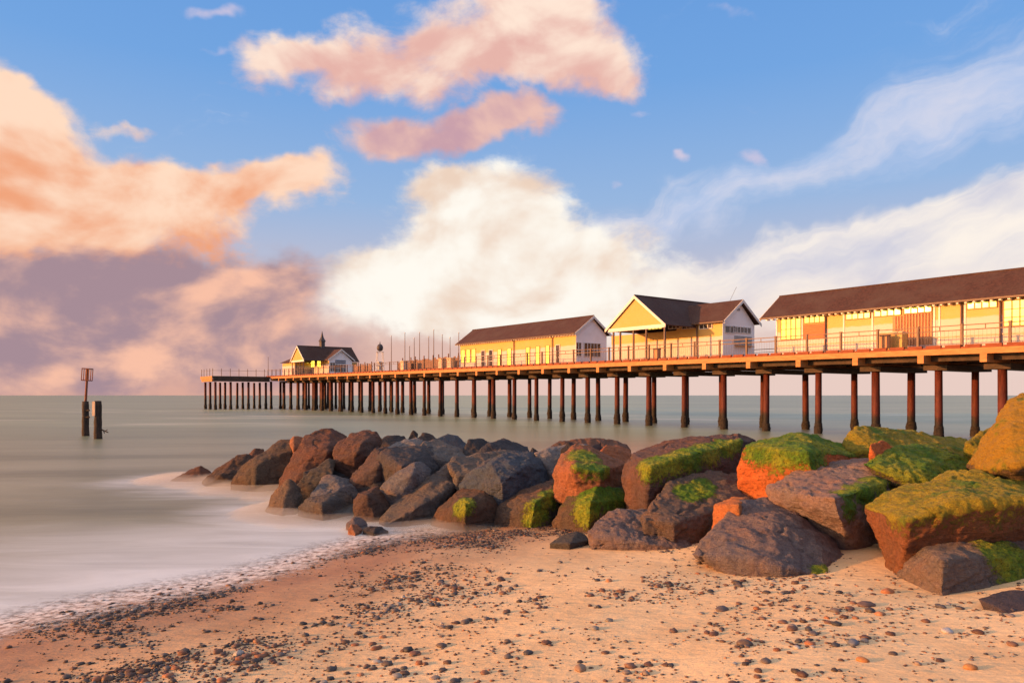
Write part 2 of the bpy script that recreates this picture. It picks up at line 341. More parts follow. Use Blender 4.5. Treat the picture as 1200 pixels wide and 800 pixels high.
def water_mat():
    a = Nd('sea_water'); p = a.pos(); s = a.attr('shore').outputs['Fac']; rk = a.attr('rock').outputs['Fac']
    x, y, z = a.sep(p)
    # long soft swells, blurred along the shore
    n1 = a.noise(a.scale(p, (.05, .16, 1)), 1., 5, .6, .6); n2 = a.noise(a.scale(p, (.28, 1.0, 1)), 1., 5, .6, .8); n3 = a.noise(a.scale(p, (.012, .06, 1)), 1., 4, .6)
    deep = a.mix(a.sm(n1, .3, .7), (.120, .118, .058), (.285, .272, .172)); far = a.mix(a.sm(n3, .3, .7), (.160, .19, .110), (.265, .30, .18))
    c = a.mix(a.sm(y, 18., 60.), deep, far)
    # sand stirred up behind the rocks
    stir = a.math('MULTIPLY', a.sm(y, 46., 24.), a.math('MULTIPLY', a.sm(x, -4., 6.), a.sm(y, 12., 20.)))
    c = a.mix(a.math('MULTIPLY', stir, .9), c, (.40, .235, .14))
    # a thin line of blurred breakers under the pier
    brk = a.math('MULTIPLY', a.sm(n1, .52, .72), a.math('MULTIPLY', a.sm(y, 48., 70.), a.sm(y, 170., 100.)))
    c = a.mix(a.math('MULTIPLY', brk, .7), c, (.62, .57, .44))
    wob = a.math('MULTIPLY', a.math('SUBTRACT', n2, .5), 3.2)
    fm = a.sm(a.math('ADD', s, wob), -9.0, 1.6)
    fm = a.math('MAXIMUM', a.math('MULTIPLY', fm, 1.0), a.math('MULTIPLY', a.sm(a.math('ADD', rk, a.math('MULTIPLY', wob, .35)), 0., 1.5), .9))
    c = a.mix(fm, c, a.mix(a.sm(n2, .35, .7), (.60, .61, .60), (.77, .785, .78)))
    # lacy edge of the last wash
    lace = a.noise(a.scale(p, (2.2, 3.4, 1)), 3.2, 6, .7, .6)
    edge = a.math('ADD', s, a.math('MULTIPLY', a.math('SUBTRACT', lace, .5), 1.5))
    al = a.math('MULTIPLY', a.sm(edge, .62, -.15), a.math('MAXIMUM', a.sm(edge, .05, -.9), a.sm(a.noise(p, 9., 4, .7), .28, .62)))
    c = a.mix(a.math('MULTIPLY', a.sm(edge, -.75, .0), .9), c, (.86, .74, .66))
    a.set(Base_Color=c, Roughness=.36, Alpha=al); a.p.inputs['Specular IOR Level'].default_value = .24
    a.bump(a.math('ADD', n2, a.math('MULTIPLY', n1, .8)), .25, .08); return a.m

# ------------------------------------------------------------------ pixel helper: a point seen at (px, py) standing Y metres away
def at(px, py, Y): return Vector(((px-600)/FP*Y, Y, CH-(py-HY)/FP*Y))

# ------------------------------------------------------------------ rocks of the groyne
def rock_mat():
    a = Nd('groyne_rock'); o = a.obj(); oi = a.N.new('ShaderNodeObjectInfo'); base = oi.outputs['Color']; rnd = oi.outputs['Random']
    n = a.N.new('ShaderNodeVectorMath'); n.operation = 'ADD'; a.L.new(o, n.inputs[0]); cb = a.N.new('ShaderNodeCombineXYZ')
    for i in range(3): a.L.new(a.math('MULTIPLY', rnd, 37.+i*11), cb.inputs[i])
    a.L.new(cb.outputs[0], n.inputs[1]); v = n.outputs[0]
    n1 = a.noise(v, 1.6, 7, .65, .3); n2 = a.noise(v, 15, 7, .75); n3 = a.noise(v, 70, 3, .75)
    mp = a.N.new('ShaderNodeMapping'); a.L.new(v, mp.inputs[0]); mp.inputs['Rotation'].default_value = (.5, .7, .4); mp.inputs['Scale'].default_value = (2.5, 13, 22)
    st = a.noise(mp.outputs[0], 1.1, 5, .65, .5)
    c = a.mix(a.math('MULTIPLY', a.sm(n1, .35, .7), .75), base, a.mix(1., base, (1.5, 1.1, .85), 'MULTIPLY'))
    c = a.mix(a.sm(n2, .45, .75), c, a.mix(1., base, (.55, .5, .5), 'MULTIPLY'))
    c = a.mix(a.math('MULTIPLY', a.sm(n3, .6, .8), .5), c, (.3, .24, .2))
    c = a.mix(a.math('MULTIPLY', a.sm(n1, .55, .72), .22), c, (.30, .13, .06))       # iron stains
    mo = a.attr('moss').outputs['Fac']
    mm = a.sm(a.math('ADD', mo, a.math('MULTIPLY', a.math('SUBTRACT', n2, .5), 1.3)), .42, .68)
    ms = a.noise(v, 26, 4, .75); mv = a.noise(v, 2.1, 4, .6)
    mc = a.mix(a.sm(mv, .38, .62), (.10, .215, .012), (.33, .33, .02)); mc = a.mix(a.sm(ms, .4, .75), mc, (.05, .075, .01))
    mc = a.mix(a.math('MULTIPLY', a.attr('golden', 'OBJECT').outputs['Fac'], a.sm(mv, .3, .5)), mc, (.38, .215, .018))
    c = a.mix(mm, c, mc)
    a.set(Base_Color=c, Roughness=.82); a.p.inputs['Specular IOR Level'].default_value = .28
    cr = a.voro(v, 2.3, 'DISTANCE_TO_EDGE')
    h = a.math('ADD', a.math('MULTIPLY', st, 1.0), a.math('ADD', a.math('MULTIPLY', n2, .6), a.math('MULTIPLY', n3, .22)))
    h = a.math('ADD', h, a.math('MULTIPLY', a.math('MULTIPLY', ms, mm), .5))
    a.bump(h, 1.0, .09); return a.m
M['rock'] = rock_mat()
ROCKS = []
def rock(label, Y, T, pts, col=(.13, .10, .085), moss=(), golden=0., rough=1., mt=0., group='boulders of the rock groyne', name='boulder', embed=.35):
    V = [at(px, py, Y+f*T) for px, py, f in pts]
    cx = sum(p[0] for p in pts)/len(pts); cy = sum(p[1] for p in pts)/len(pts); ymax = max(p[1] for p in pts)
    allv = list(V)
    for (px, py, f) in pts:
        if f < .95: allv.append(at(cx+(px-cx)*.82, cy+(py-cy)*.80+2, Y+T))
        if py > ymax-14: b = at(px, py, Y+f*T); allv.append(b+Vector((0, .05, -embed)))
    c0 = sum(allv, Vector())/len(allv); zb = min(v.z for v in allv)
    org = Vector((c0.x, c0.y, max(zb, -.2)))
    bm = bmesh.new()
    for v in allv: bm.verts.new(v-org)
    r = bmesh.ops.convex_hull(bm, input=bm.verts)
    junk = list({e for k in ('geom_interior', 'geom_unused') for e in r[k] if isinstance(e, bmesh.types.BMVert)})
    if junk: bmesh.ops.delete(bm, geom=junk, context='VERTS')
    bmesh.ops.recalc_face_normals(bm, faces=bm.faces)
    me = bpy.data.meshes.new(name); bm.to_mesh(me); bm.free()
    o = link(bpy.data.objects.new(name, me)); o.location = org
    ext = [max(v[i] for v in allv)-min(v[i] for v in allv) for i in range(3)]; size = (ext[0]*ext[1]*max(ext[2], .3*ext[0]))**(1/3)
    wpx = max(p[0] for p in pts)-min(p[0] for p in pts)
    vox = max(ext)/min(150, max(40, wpx*.95))
    md = o.modifiers.new('r', 'REMESH'); md.mode = 'VOXEL'; md.voxel_size = vox
    sm_ = o.modifiers.new('s', 'SMOOTH'); sm_.factor = .5; sm_.iterations = 1
    dg = bpy.context.evaluated_depsgraph_get(); m2 = bpy.data.meshes.new_from_object(o.evaluated_get(dg)); o.modifiers.clear(); o.data = m2; m2.name = name
    n = len(m2.vertices); cv = np.empty(n*3); m2.vertices.foreach_get('co', cv); cv = cv.reshape(-1, 3); nv = np.empty(n*3); m2.vertices.foreach_get('normal', nv); nv = nv.reshape(-1, 3)
    off = Vector((random.uniform(0, 99), random.uniform(0, 99), random.uniform(0, 99)))
    ax = Vector((random.uniform(-.4, .4), random.uniform(-.4, .4), 1)).normalized()
    amp = size*.034*rough; k1 = 1.7/size; k2 = 7/size
    dsp = np.empty(n)
    for i in range(n):
        p = Vector(cv[i])
        a1 = noise.fractal(p*k1+off, 1.0, 2.1, 3); a2 = noise.ridged_multi_fractal(p*k2+off, .9, 2.2, 4, 1.0, 2.0)
        l = noise.noise(Vector((p.dot(ax)*9/size, p.x*1.2/size, p.y*1.2/size))+off)
        vd = noise.voronoi(p*(2.6/size)+off+Vector((a1, a1*.5, 0))*.25)[0]; dsp[i] = amp*(.8*a1+.30*(a2-1.1)+.30*l+1.0*(vd[0]-.4)+.5*min(vd[1]-vd[0], .25))
    crk = size*.016*rough
    f3 = FP/(Y+.4*T)/11.; a3 = .55/f3*.30*rough
    for i in range(n):
        p = Vector(cv[i])
        r3 = noise.ridged_multi_fractal(p*f3*.55+off, .8, 2.3, 3, 1.0, 2.0); q3 = noise.noise(p*f3*1.3+off)
        l3 = noise.noise(Vector((p.dot(ax)*f3*1.5, p.x*f3*.25, p.y*f3*.25))+off)
        vc = noise.voronoi(p*(1.7/size)+off*1.7+Vector((q3, r3*.5, l3))*.10)[0]; dc = vc[1]-vc[0]
        if dc < .07 and noise.noise(p*(2.2/size)+off*.6) > -.12: dsp[i] -= crk*(1-dc/.07)
        dsp[i] += a3*(.55*(1.2-r3)+.45*q3+.6*l3)-a3*1.6*max(0., q3-.42)
    cv2 = cv+nv*dsp[:, None]; m2.vertices.foreach_set('co', cv2.ravel())
    ms = np.zeros(n); wc = cv2+np.array(org)
    for (px, py, rp) in moss:
        # centre of the growth: the surface point nearest the line of sight through it
        best = at(px, py, 1.0)-Vector((0, 0, CH)); dd = np.array(best.normalized()); rel = wc-np.array((0, 0, CH)); tt = rel@dd
        dist = np.linalg.norm(rel-tt[:, None]*dd, axis=1); cand = np.where(dist < max(.12, dist.min()*1.2))[0]; ci = cand[np.argmin(tt[cand])]
        rad = rp/FP*wc[ci][1]*2.0
        ms = np.maximum(ms, np.clip(1.4-np.linalg.norm((wc-wc[ci])*np.array((1, .75, 1)), axis=1)/rad*.8, 0, 1)*np.clip(.75+.45*nv[:, 2], .15, 1))
    if mt: ms = np.maximum(ms, mt*np.clip((nv[:, 2]-.22)/.3, 0, 1))
    if ms.max() > 0:
        tuft = np.array([noise.noise(Vector(q)*(f3*2.2)) for q in cv2]); cv2 = cv2+nv*(np.clip(ms, 0, 1)*(.012+.016*tuft))[:, None]; m2.vertices.foreach_set('co', cv2.ravel())
    at_ = m2.attributes.new('moss', 'FLOAT', 'POINT'); at_.data.foreach_set('value', ms.astype(np.float32))
    m2.polygons.foreach_set('use_smooth', [True]*len(m2.polygons)); m2.update()
    m2.materials.clear(); m2.materials.append(M['rock'])
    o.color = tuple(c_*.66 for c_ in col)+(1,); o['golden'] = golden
    tag(o, label, 'boulder' if name == 'boulder' else 'stone', group)
    if name == 'boulder': ROCKS.append((org.x, org.y, ext[0]/2, ext[1]/2))
    return o
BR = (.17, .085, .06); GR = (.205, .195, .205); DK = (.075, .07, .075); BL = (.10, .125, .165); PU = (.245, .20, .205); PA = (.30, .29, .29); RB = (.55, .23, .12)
# seaward end
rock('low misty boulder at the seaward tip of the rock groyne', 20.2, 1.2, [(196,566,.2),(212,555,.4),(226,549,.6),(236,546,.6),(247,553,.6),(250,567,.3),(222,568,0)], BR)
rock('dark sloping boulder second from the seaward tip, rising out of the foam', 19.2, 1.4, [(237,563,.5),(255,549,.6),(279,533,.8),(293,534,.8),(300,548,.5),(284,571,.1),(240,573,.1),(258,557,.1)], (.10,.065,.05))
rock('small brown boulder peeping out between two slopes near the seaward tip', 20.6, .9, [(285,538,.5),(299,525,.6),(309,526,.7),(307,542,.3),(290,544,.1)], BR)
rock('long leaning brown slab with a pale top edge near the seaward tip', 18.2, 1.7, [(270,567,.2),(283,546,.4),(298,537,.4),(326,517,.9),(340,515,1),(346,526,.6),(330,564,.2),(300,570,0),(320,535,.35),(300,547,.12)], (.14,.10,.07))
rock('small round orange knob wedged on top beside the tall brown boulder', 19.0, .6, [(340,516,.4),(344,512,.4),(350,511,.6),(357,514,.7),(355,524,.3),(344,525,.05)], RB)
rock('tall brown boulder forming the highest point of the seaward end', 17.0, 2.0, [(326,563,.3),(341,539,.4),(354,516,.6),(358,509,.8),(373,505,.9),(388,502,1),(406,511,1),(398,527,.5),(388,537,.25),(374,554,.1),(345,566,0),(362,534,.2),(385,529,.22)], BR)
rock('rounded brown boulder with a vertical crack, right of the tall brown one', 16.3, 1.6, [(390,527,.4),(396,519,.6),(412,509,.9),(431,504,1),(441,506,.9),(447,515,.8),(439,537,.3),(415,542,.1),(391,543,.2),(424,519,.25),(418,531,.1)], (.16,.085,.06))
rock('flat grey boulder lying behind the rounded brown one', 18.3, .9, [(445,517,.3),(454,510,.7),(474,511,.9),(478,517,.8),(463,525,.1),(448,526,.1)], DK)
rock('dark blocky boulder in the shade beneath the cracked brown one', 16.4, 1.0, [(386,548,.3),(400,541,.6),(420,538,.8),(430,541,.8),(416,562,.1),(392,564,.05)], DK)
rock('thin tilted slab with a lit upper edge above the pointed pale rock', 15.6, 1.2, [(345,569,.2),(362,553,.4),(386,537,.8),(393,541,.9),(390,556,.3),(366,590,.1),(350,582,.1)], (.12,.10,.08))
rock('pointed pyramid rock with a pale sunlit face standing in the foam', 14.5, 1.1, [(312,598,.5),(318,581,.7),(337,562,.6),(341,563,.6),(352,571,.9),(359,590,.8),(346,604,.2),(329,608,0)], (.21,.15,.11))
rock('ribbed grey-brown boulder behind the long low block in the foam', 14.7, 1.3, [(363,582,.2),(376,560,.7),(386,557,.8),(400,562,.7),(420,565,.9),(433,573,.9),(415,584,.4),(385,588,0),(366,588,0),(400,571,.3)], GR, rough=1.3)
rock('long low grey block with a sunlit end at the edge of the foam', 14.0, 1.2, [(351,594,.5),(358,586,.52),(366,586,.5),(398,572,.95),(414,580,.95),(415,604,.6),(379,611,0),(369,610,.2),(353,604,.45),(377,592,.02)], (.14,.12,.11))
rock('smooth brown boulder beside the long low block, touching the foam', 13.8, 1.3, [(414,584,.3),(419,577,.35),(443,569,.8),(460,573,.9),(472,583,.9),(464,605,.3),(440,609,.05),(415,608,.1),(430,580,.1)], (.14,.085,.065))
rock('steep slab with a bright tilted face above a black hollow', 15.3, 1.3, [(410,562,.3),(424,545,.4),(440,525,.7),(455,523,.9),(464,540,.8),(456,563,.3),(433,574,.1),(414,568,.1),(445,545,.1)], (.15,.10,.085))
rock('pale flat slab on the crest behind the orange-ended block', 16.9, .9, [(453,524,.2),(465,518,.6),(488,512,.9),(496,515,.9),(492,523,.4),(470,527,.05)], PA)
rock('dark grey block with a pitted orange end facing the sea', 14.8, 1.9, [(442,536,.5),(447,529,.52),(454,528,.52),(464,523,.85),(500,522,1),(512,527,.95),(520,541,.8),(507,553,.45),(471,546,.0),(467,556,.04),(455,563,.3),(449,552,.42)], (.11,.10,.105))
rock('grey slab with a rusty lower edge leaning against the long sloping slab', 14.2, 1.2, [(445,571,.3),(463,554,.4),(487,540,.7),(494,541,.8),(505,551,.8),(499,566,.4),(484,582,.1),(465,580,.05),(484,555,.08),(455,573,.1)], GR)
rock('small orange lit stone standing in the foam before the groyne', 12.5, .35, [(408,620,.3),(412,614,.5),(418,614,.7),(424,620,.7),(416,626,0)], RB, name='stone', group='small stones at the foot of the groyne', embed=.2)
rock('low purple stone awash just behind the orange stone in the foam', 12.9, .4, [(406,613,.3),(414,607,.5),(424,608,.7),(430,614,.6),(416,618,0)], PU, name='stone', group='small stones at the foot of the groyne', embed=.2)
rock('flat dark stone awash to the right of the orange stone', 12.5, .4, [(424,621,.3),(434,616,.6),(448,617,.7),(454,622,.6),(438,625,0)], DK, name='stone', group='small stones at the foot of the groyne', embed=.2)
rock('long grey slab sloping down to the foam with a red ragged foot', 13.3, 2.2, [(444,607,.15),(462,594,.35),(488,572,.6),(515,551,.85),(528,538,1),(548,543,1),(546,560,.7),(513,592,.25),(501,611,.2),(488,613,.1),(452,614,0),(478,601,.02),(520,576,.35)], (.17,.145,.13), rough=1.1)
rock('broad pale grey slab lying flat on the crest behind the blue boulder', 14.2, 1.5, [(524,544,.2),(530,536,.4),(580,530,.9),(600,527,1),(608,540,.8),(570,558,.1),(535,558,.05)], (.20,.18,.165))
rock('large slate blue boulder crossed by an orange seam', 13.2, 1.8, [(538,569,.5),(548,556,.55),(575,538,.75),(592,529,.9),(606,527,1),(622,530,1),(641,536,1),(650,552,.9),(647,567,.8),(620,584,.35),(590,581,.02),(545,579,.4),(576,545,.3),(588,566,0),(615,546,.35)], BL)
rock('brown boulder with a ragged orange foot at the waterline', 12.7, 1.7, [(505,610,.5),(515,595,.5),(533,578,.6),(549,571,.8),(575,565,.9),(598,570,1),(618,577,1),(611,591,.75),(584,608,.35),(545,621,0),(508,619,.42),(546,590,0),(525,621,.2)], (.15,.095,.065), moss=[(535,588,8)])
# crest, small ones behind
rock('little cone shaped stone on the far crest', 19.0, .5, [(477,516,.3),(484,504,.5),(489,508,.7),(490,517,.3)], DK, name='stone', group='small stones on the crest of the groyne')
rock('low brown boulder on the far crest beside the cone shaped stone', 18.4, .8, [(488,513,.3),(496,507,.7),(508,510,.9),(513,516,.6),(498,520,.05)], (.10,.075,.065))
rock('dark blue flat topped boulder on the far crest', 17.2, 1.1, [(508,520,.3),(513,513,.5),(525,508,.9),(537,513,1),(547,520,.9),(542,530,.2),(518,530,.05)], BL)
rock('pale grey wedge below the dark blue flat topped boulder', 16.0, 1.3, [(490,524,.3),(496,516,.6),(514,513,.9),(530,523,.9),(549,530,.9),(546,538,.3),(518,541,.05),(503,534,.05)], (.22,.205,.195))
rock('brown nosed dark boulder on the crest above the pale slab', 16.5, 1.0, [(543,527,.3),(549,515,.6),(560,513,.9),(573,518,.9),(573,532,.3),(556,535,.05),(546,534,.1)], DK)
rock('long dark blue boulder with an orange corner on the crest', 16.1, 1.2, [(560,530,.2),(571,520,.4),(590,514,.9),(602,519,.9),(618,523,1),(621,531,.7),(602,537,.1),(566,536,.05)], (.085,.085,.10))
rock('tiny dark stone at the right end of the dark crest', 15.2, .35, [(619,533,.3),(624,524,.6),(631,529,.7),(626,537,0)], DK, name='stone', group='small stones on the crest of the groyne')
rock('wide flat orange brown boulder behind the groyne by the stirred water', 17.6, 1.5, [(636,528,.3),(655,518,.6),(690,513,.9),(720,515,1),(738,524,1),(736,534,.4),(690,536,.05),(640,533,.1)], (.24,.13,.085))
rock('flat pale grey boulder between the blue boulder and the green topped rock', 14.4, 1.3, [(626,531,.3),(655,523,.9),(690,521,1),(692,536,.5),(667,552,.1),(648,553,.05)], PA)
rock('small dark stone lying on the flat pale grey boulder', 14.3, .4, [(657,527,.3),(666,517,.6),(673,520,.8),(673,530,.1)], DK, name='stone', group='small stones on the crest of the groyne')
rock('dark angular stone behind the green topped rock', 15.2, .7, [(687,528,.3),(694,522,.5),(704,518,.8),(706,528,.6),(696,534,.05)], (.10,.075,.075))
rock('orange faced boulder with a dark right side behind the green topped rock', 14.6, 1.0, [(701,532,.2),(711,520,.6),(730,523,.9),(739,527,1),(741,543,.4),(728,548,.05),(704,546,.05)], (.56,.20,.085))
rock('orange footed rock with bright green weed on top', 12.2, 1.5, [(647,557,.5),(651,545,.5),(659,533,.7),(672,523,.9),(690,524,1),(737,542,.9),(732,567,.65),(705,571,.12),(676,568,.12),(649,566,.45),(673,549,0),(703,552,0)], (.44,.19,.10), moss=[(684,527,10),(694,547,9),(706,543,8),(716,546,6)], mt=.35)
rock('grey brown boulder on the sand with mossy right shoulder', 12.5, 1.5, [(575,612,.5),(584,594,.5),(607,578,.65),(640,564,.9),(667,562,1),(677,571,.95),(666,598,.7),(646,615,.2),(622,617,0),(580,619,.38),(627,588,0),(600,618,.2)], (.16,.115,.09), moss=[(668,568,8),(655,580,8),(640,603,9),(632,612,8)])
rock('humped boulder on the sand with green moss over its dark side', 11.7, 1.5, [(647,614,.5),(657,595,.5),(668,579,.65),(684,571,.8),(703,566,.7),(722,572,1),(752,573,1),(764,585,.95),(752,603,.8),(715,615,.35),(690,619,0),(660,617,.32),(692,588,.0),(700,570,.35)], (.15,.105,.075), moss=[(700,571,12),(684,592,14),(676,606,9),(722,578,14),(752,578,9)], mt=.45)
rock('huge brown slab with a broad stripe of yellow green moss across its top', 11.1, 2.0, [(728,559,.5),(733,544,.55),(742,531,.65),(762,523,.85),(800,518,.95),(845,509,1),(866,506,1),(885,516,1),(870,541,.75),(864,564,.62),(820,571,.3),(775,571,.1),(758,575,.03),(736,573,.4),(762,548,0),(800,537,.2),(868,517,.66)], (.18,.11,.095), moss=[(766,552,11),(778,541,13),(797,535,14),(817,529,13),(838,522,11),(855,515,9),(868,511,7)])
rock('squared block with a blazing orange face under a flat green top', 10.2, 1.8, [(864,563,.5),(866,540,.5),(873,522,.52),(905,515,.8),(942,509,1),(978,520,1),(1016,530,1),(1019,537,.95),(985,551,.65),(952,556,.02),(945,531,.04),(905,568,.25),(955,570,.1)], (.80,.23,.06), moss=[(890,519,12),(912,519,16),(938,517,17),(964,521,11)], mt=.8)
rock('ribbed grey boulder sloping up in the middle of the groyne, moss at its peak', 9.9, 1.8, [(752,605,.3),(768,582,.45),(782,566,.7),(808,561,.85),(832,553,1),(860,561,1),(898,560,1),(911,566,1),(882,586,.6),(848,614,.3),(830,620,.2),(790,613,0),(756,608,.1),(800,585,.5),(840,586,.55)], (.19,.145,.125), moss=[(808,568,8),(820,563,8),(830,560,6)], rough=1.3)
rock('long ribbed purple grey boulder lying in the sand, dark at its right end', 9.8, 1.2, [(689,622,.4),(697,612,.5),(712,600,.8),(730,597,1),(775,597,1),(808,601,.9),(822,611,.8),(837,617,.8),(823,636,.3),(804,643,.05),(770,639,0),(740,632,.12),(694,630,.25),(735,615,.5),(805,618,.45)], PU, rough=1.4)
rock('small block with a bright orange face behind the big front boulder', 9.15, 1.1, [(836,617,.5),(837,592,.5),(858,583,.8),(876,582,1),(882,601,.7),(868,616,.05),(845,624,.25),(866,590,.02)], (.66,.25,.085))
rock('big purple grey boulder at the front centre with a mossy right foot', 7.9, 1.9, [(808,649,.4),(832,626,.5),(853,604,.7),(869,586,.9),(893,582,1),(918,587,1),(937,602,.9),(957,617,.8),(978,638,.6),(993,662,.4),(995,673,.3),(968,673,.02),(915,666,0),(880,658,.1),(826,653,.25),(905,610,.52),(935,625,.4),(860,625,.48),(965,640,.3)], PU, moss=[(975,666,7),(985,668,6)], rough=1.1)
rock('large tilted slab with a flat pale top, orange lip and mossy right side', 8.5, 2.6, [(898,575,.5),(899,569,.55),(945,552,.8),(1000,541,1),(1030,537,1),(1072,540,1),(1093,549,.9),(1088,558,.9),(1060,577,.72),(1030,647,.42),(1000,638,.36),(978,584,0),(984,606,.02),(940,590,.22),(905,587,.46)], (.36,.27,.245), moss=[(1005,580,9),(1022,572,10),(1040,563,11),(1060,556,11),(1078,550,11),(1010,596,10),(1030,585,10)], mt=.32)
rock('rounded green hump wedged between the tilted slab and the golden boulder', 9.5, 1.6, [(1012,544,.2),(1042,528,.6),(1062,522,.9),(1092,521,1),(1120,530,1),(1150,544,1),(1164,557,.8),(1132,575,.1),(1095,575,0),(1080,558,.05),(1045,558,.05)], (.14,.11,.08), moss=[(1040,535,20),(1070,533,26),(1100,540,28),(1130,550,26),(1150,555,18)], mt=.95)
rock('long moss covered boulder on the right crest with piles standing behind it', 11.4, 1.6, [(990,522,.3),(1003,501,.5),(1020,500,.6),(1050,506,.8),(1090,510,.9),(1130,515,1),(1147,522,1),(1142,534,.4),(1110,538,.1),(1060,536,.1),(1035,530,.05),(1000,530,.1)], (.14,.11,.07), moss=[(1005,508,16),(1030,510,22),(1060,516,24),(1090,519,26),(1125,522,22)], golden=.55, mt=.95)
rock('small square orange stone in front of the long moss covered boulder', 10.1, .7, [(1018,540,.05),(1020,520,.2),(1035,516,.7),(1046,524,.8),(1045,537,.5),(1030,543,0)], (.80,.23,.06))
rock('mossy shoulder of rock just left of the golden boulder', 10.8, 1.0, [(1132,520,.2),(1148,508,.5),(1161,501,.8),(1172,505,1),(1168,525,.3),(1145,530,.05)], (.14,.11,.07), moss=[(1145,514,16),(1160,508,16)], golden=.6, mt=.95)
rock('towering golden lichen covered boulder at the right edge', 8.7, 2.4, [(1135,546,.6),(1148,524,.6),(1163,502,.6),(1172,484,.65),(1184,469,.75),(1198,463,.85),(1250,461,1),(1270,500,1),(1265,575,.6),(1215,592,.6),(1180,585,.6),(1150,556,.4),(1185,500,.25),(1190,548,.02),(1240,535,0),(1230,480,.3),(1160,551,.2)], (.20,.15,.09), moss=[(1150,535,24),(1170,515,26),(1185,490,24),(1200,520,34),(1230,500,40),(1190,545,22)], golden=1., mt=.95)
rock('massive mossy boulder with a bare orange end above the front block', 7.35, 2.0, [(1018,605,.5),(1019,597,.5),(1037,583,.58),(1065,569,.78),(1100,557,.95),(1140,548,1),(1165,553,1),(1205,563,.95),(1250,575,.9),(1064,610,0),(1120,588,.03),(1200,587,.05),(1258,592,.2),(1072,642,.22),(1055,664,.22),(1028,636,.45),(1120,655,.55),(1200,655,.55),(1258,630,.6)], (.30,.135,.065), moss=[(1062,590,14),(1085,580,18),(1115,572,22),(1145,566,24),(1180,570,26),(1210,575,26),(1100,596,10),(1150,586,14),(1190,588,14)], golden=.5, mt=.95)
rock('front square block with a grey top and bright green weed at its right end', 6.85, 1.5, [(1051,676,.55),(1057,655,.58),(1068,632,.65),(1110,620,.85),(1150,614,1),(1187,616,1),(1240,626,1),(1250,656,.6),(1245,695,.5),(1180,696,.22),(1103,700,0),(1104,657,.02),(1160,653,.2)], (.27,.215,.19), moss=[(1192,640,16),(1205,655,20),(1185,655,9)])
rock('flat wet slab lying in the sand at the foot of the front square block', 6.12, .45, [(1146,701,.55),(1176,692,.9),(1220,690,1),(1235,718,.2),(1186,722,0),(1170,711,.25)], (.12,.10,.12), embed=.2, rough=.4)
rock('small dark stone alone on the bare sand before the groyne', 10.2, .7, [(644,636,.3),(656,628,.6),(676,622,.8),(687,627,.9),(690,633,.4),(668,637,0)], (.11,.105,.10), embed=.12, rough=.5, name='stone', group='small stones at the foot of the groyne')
# two shaded stones low down in the gaps
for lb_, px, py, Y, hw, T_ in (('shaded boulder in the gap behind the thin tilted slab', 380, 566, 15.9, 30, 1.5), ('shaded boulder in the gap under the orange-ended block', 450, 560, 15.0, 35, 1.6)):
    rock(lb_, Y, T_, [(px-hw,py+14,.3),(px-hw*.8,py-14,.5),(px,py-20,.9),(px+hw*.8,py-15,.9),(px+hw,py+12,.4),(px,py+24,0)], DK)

def rockfield(X, Y):
    r = np.zeros_like(X)
    for (cx, cy, ex, ey) in ROCKS:
        if cx > 1.5: continue
        q = np.sqrt(((X-cx)/(ex+1.0))**2+((Y-cy+.15)/(ey+1.1))**2); r = np.maximum(r, np.clip(1.75-q, 0, 1))
    return r
def sea_mist():
    x = np.arange(-11.5, .2, .25); y = np.arange(11.2, 22.5, .25); X, Y = np.meshgrid(x, y)
    r = np.zeros_like(X)
    for (cx, cy, ex, ey) in ROCKS:
        if cx < 1.5: r = np.maximum(r, np.clip(1.5-np.sqrt(((X-cx)/(ex+.35))**2+((Y-cy+.1)/(ey+.5))**2), 0, 1))
    h = np.clip(r*1.6, 0, 1)*np.clip((.15-beach(X, Y))/.12, 0, 1); nz = np.array([noise.noise(Vector((a*.7, b*.7, 3.))) for a, b in zip(X.ravel(), Y.ravel())]).reshape(X.shape)
    h = .24*h**1.4*np.clip(.6+.6*nz, .1, 1); h[h < .004] = 0
    vs = []; idx = {}; fs = []
    def vid(j, i, top):
        k = (j, i, top)
        if top and h[j, i] <= 0: k = (j, i, 0)
        if k not in idx: idx[k] = len(vs); vs.append((X[j, i], Y[j, i], .02+h[j, i] if k[2] else -.05))
        return idx[k]
    cells = [(j, i) for j in range(len(y)-1) for i in range(len(x)-1) if h[j:j+2, i:i+2].max() > 0]
    for j, i in cells:
        q = [(j, i), (j, i+1), (j+1, i+1), (j+1, i)]; fs.append(tuple(vid(a, b, 1) for a, b in q)); fs.append(tuple(vid(a, b, 0) for a, b in reversed(q)))
    me = bpy.data.meshes.new('sea_mist'); me.from_pydata(vs, [], fs)
    mt_ = bpy.data.materials.new('sea_mist'); mt_.use_nodes = True; nt = mt_.node_tree; nt.nodes.clear(); o_ = nt.nodes.new('ShaderNodeOutputMaterial'); v_ = nt.nodes.new('ShaderNodeVolumePrincipled')
    v_.inputs['Color'].default_value = (.9, .88, .86, 1); v_.inputs['Density'].default_value = .95; v_.inputs['Anisotropy'].default_value = .2; nt.links.new(v_.outputs[0], o_.inputs['Volume'])
    me.materials.append(mt_); o = link(bpy.data.objects.new('sea_mist', me)); tag(o, 'pale blurred spray hanging round the feet of the seaward rocks', 'mist', None, 'stuff')
sea_mist()
def waterz(X, Y):
    b = beach(X, Y); return np.where(b > -.02, np.minimum(np.maximum(0, b+.014), .05), 0.)
xs = grid_axis(-8000, 8000, -2, .14, 1.22); ys = grid_axis(3.5, 14000, 10, .14, 1.22)
sheet('sea_water', xs, ys, waterz, water_mat(), {'shore': shore2, 'rock': rockfield})

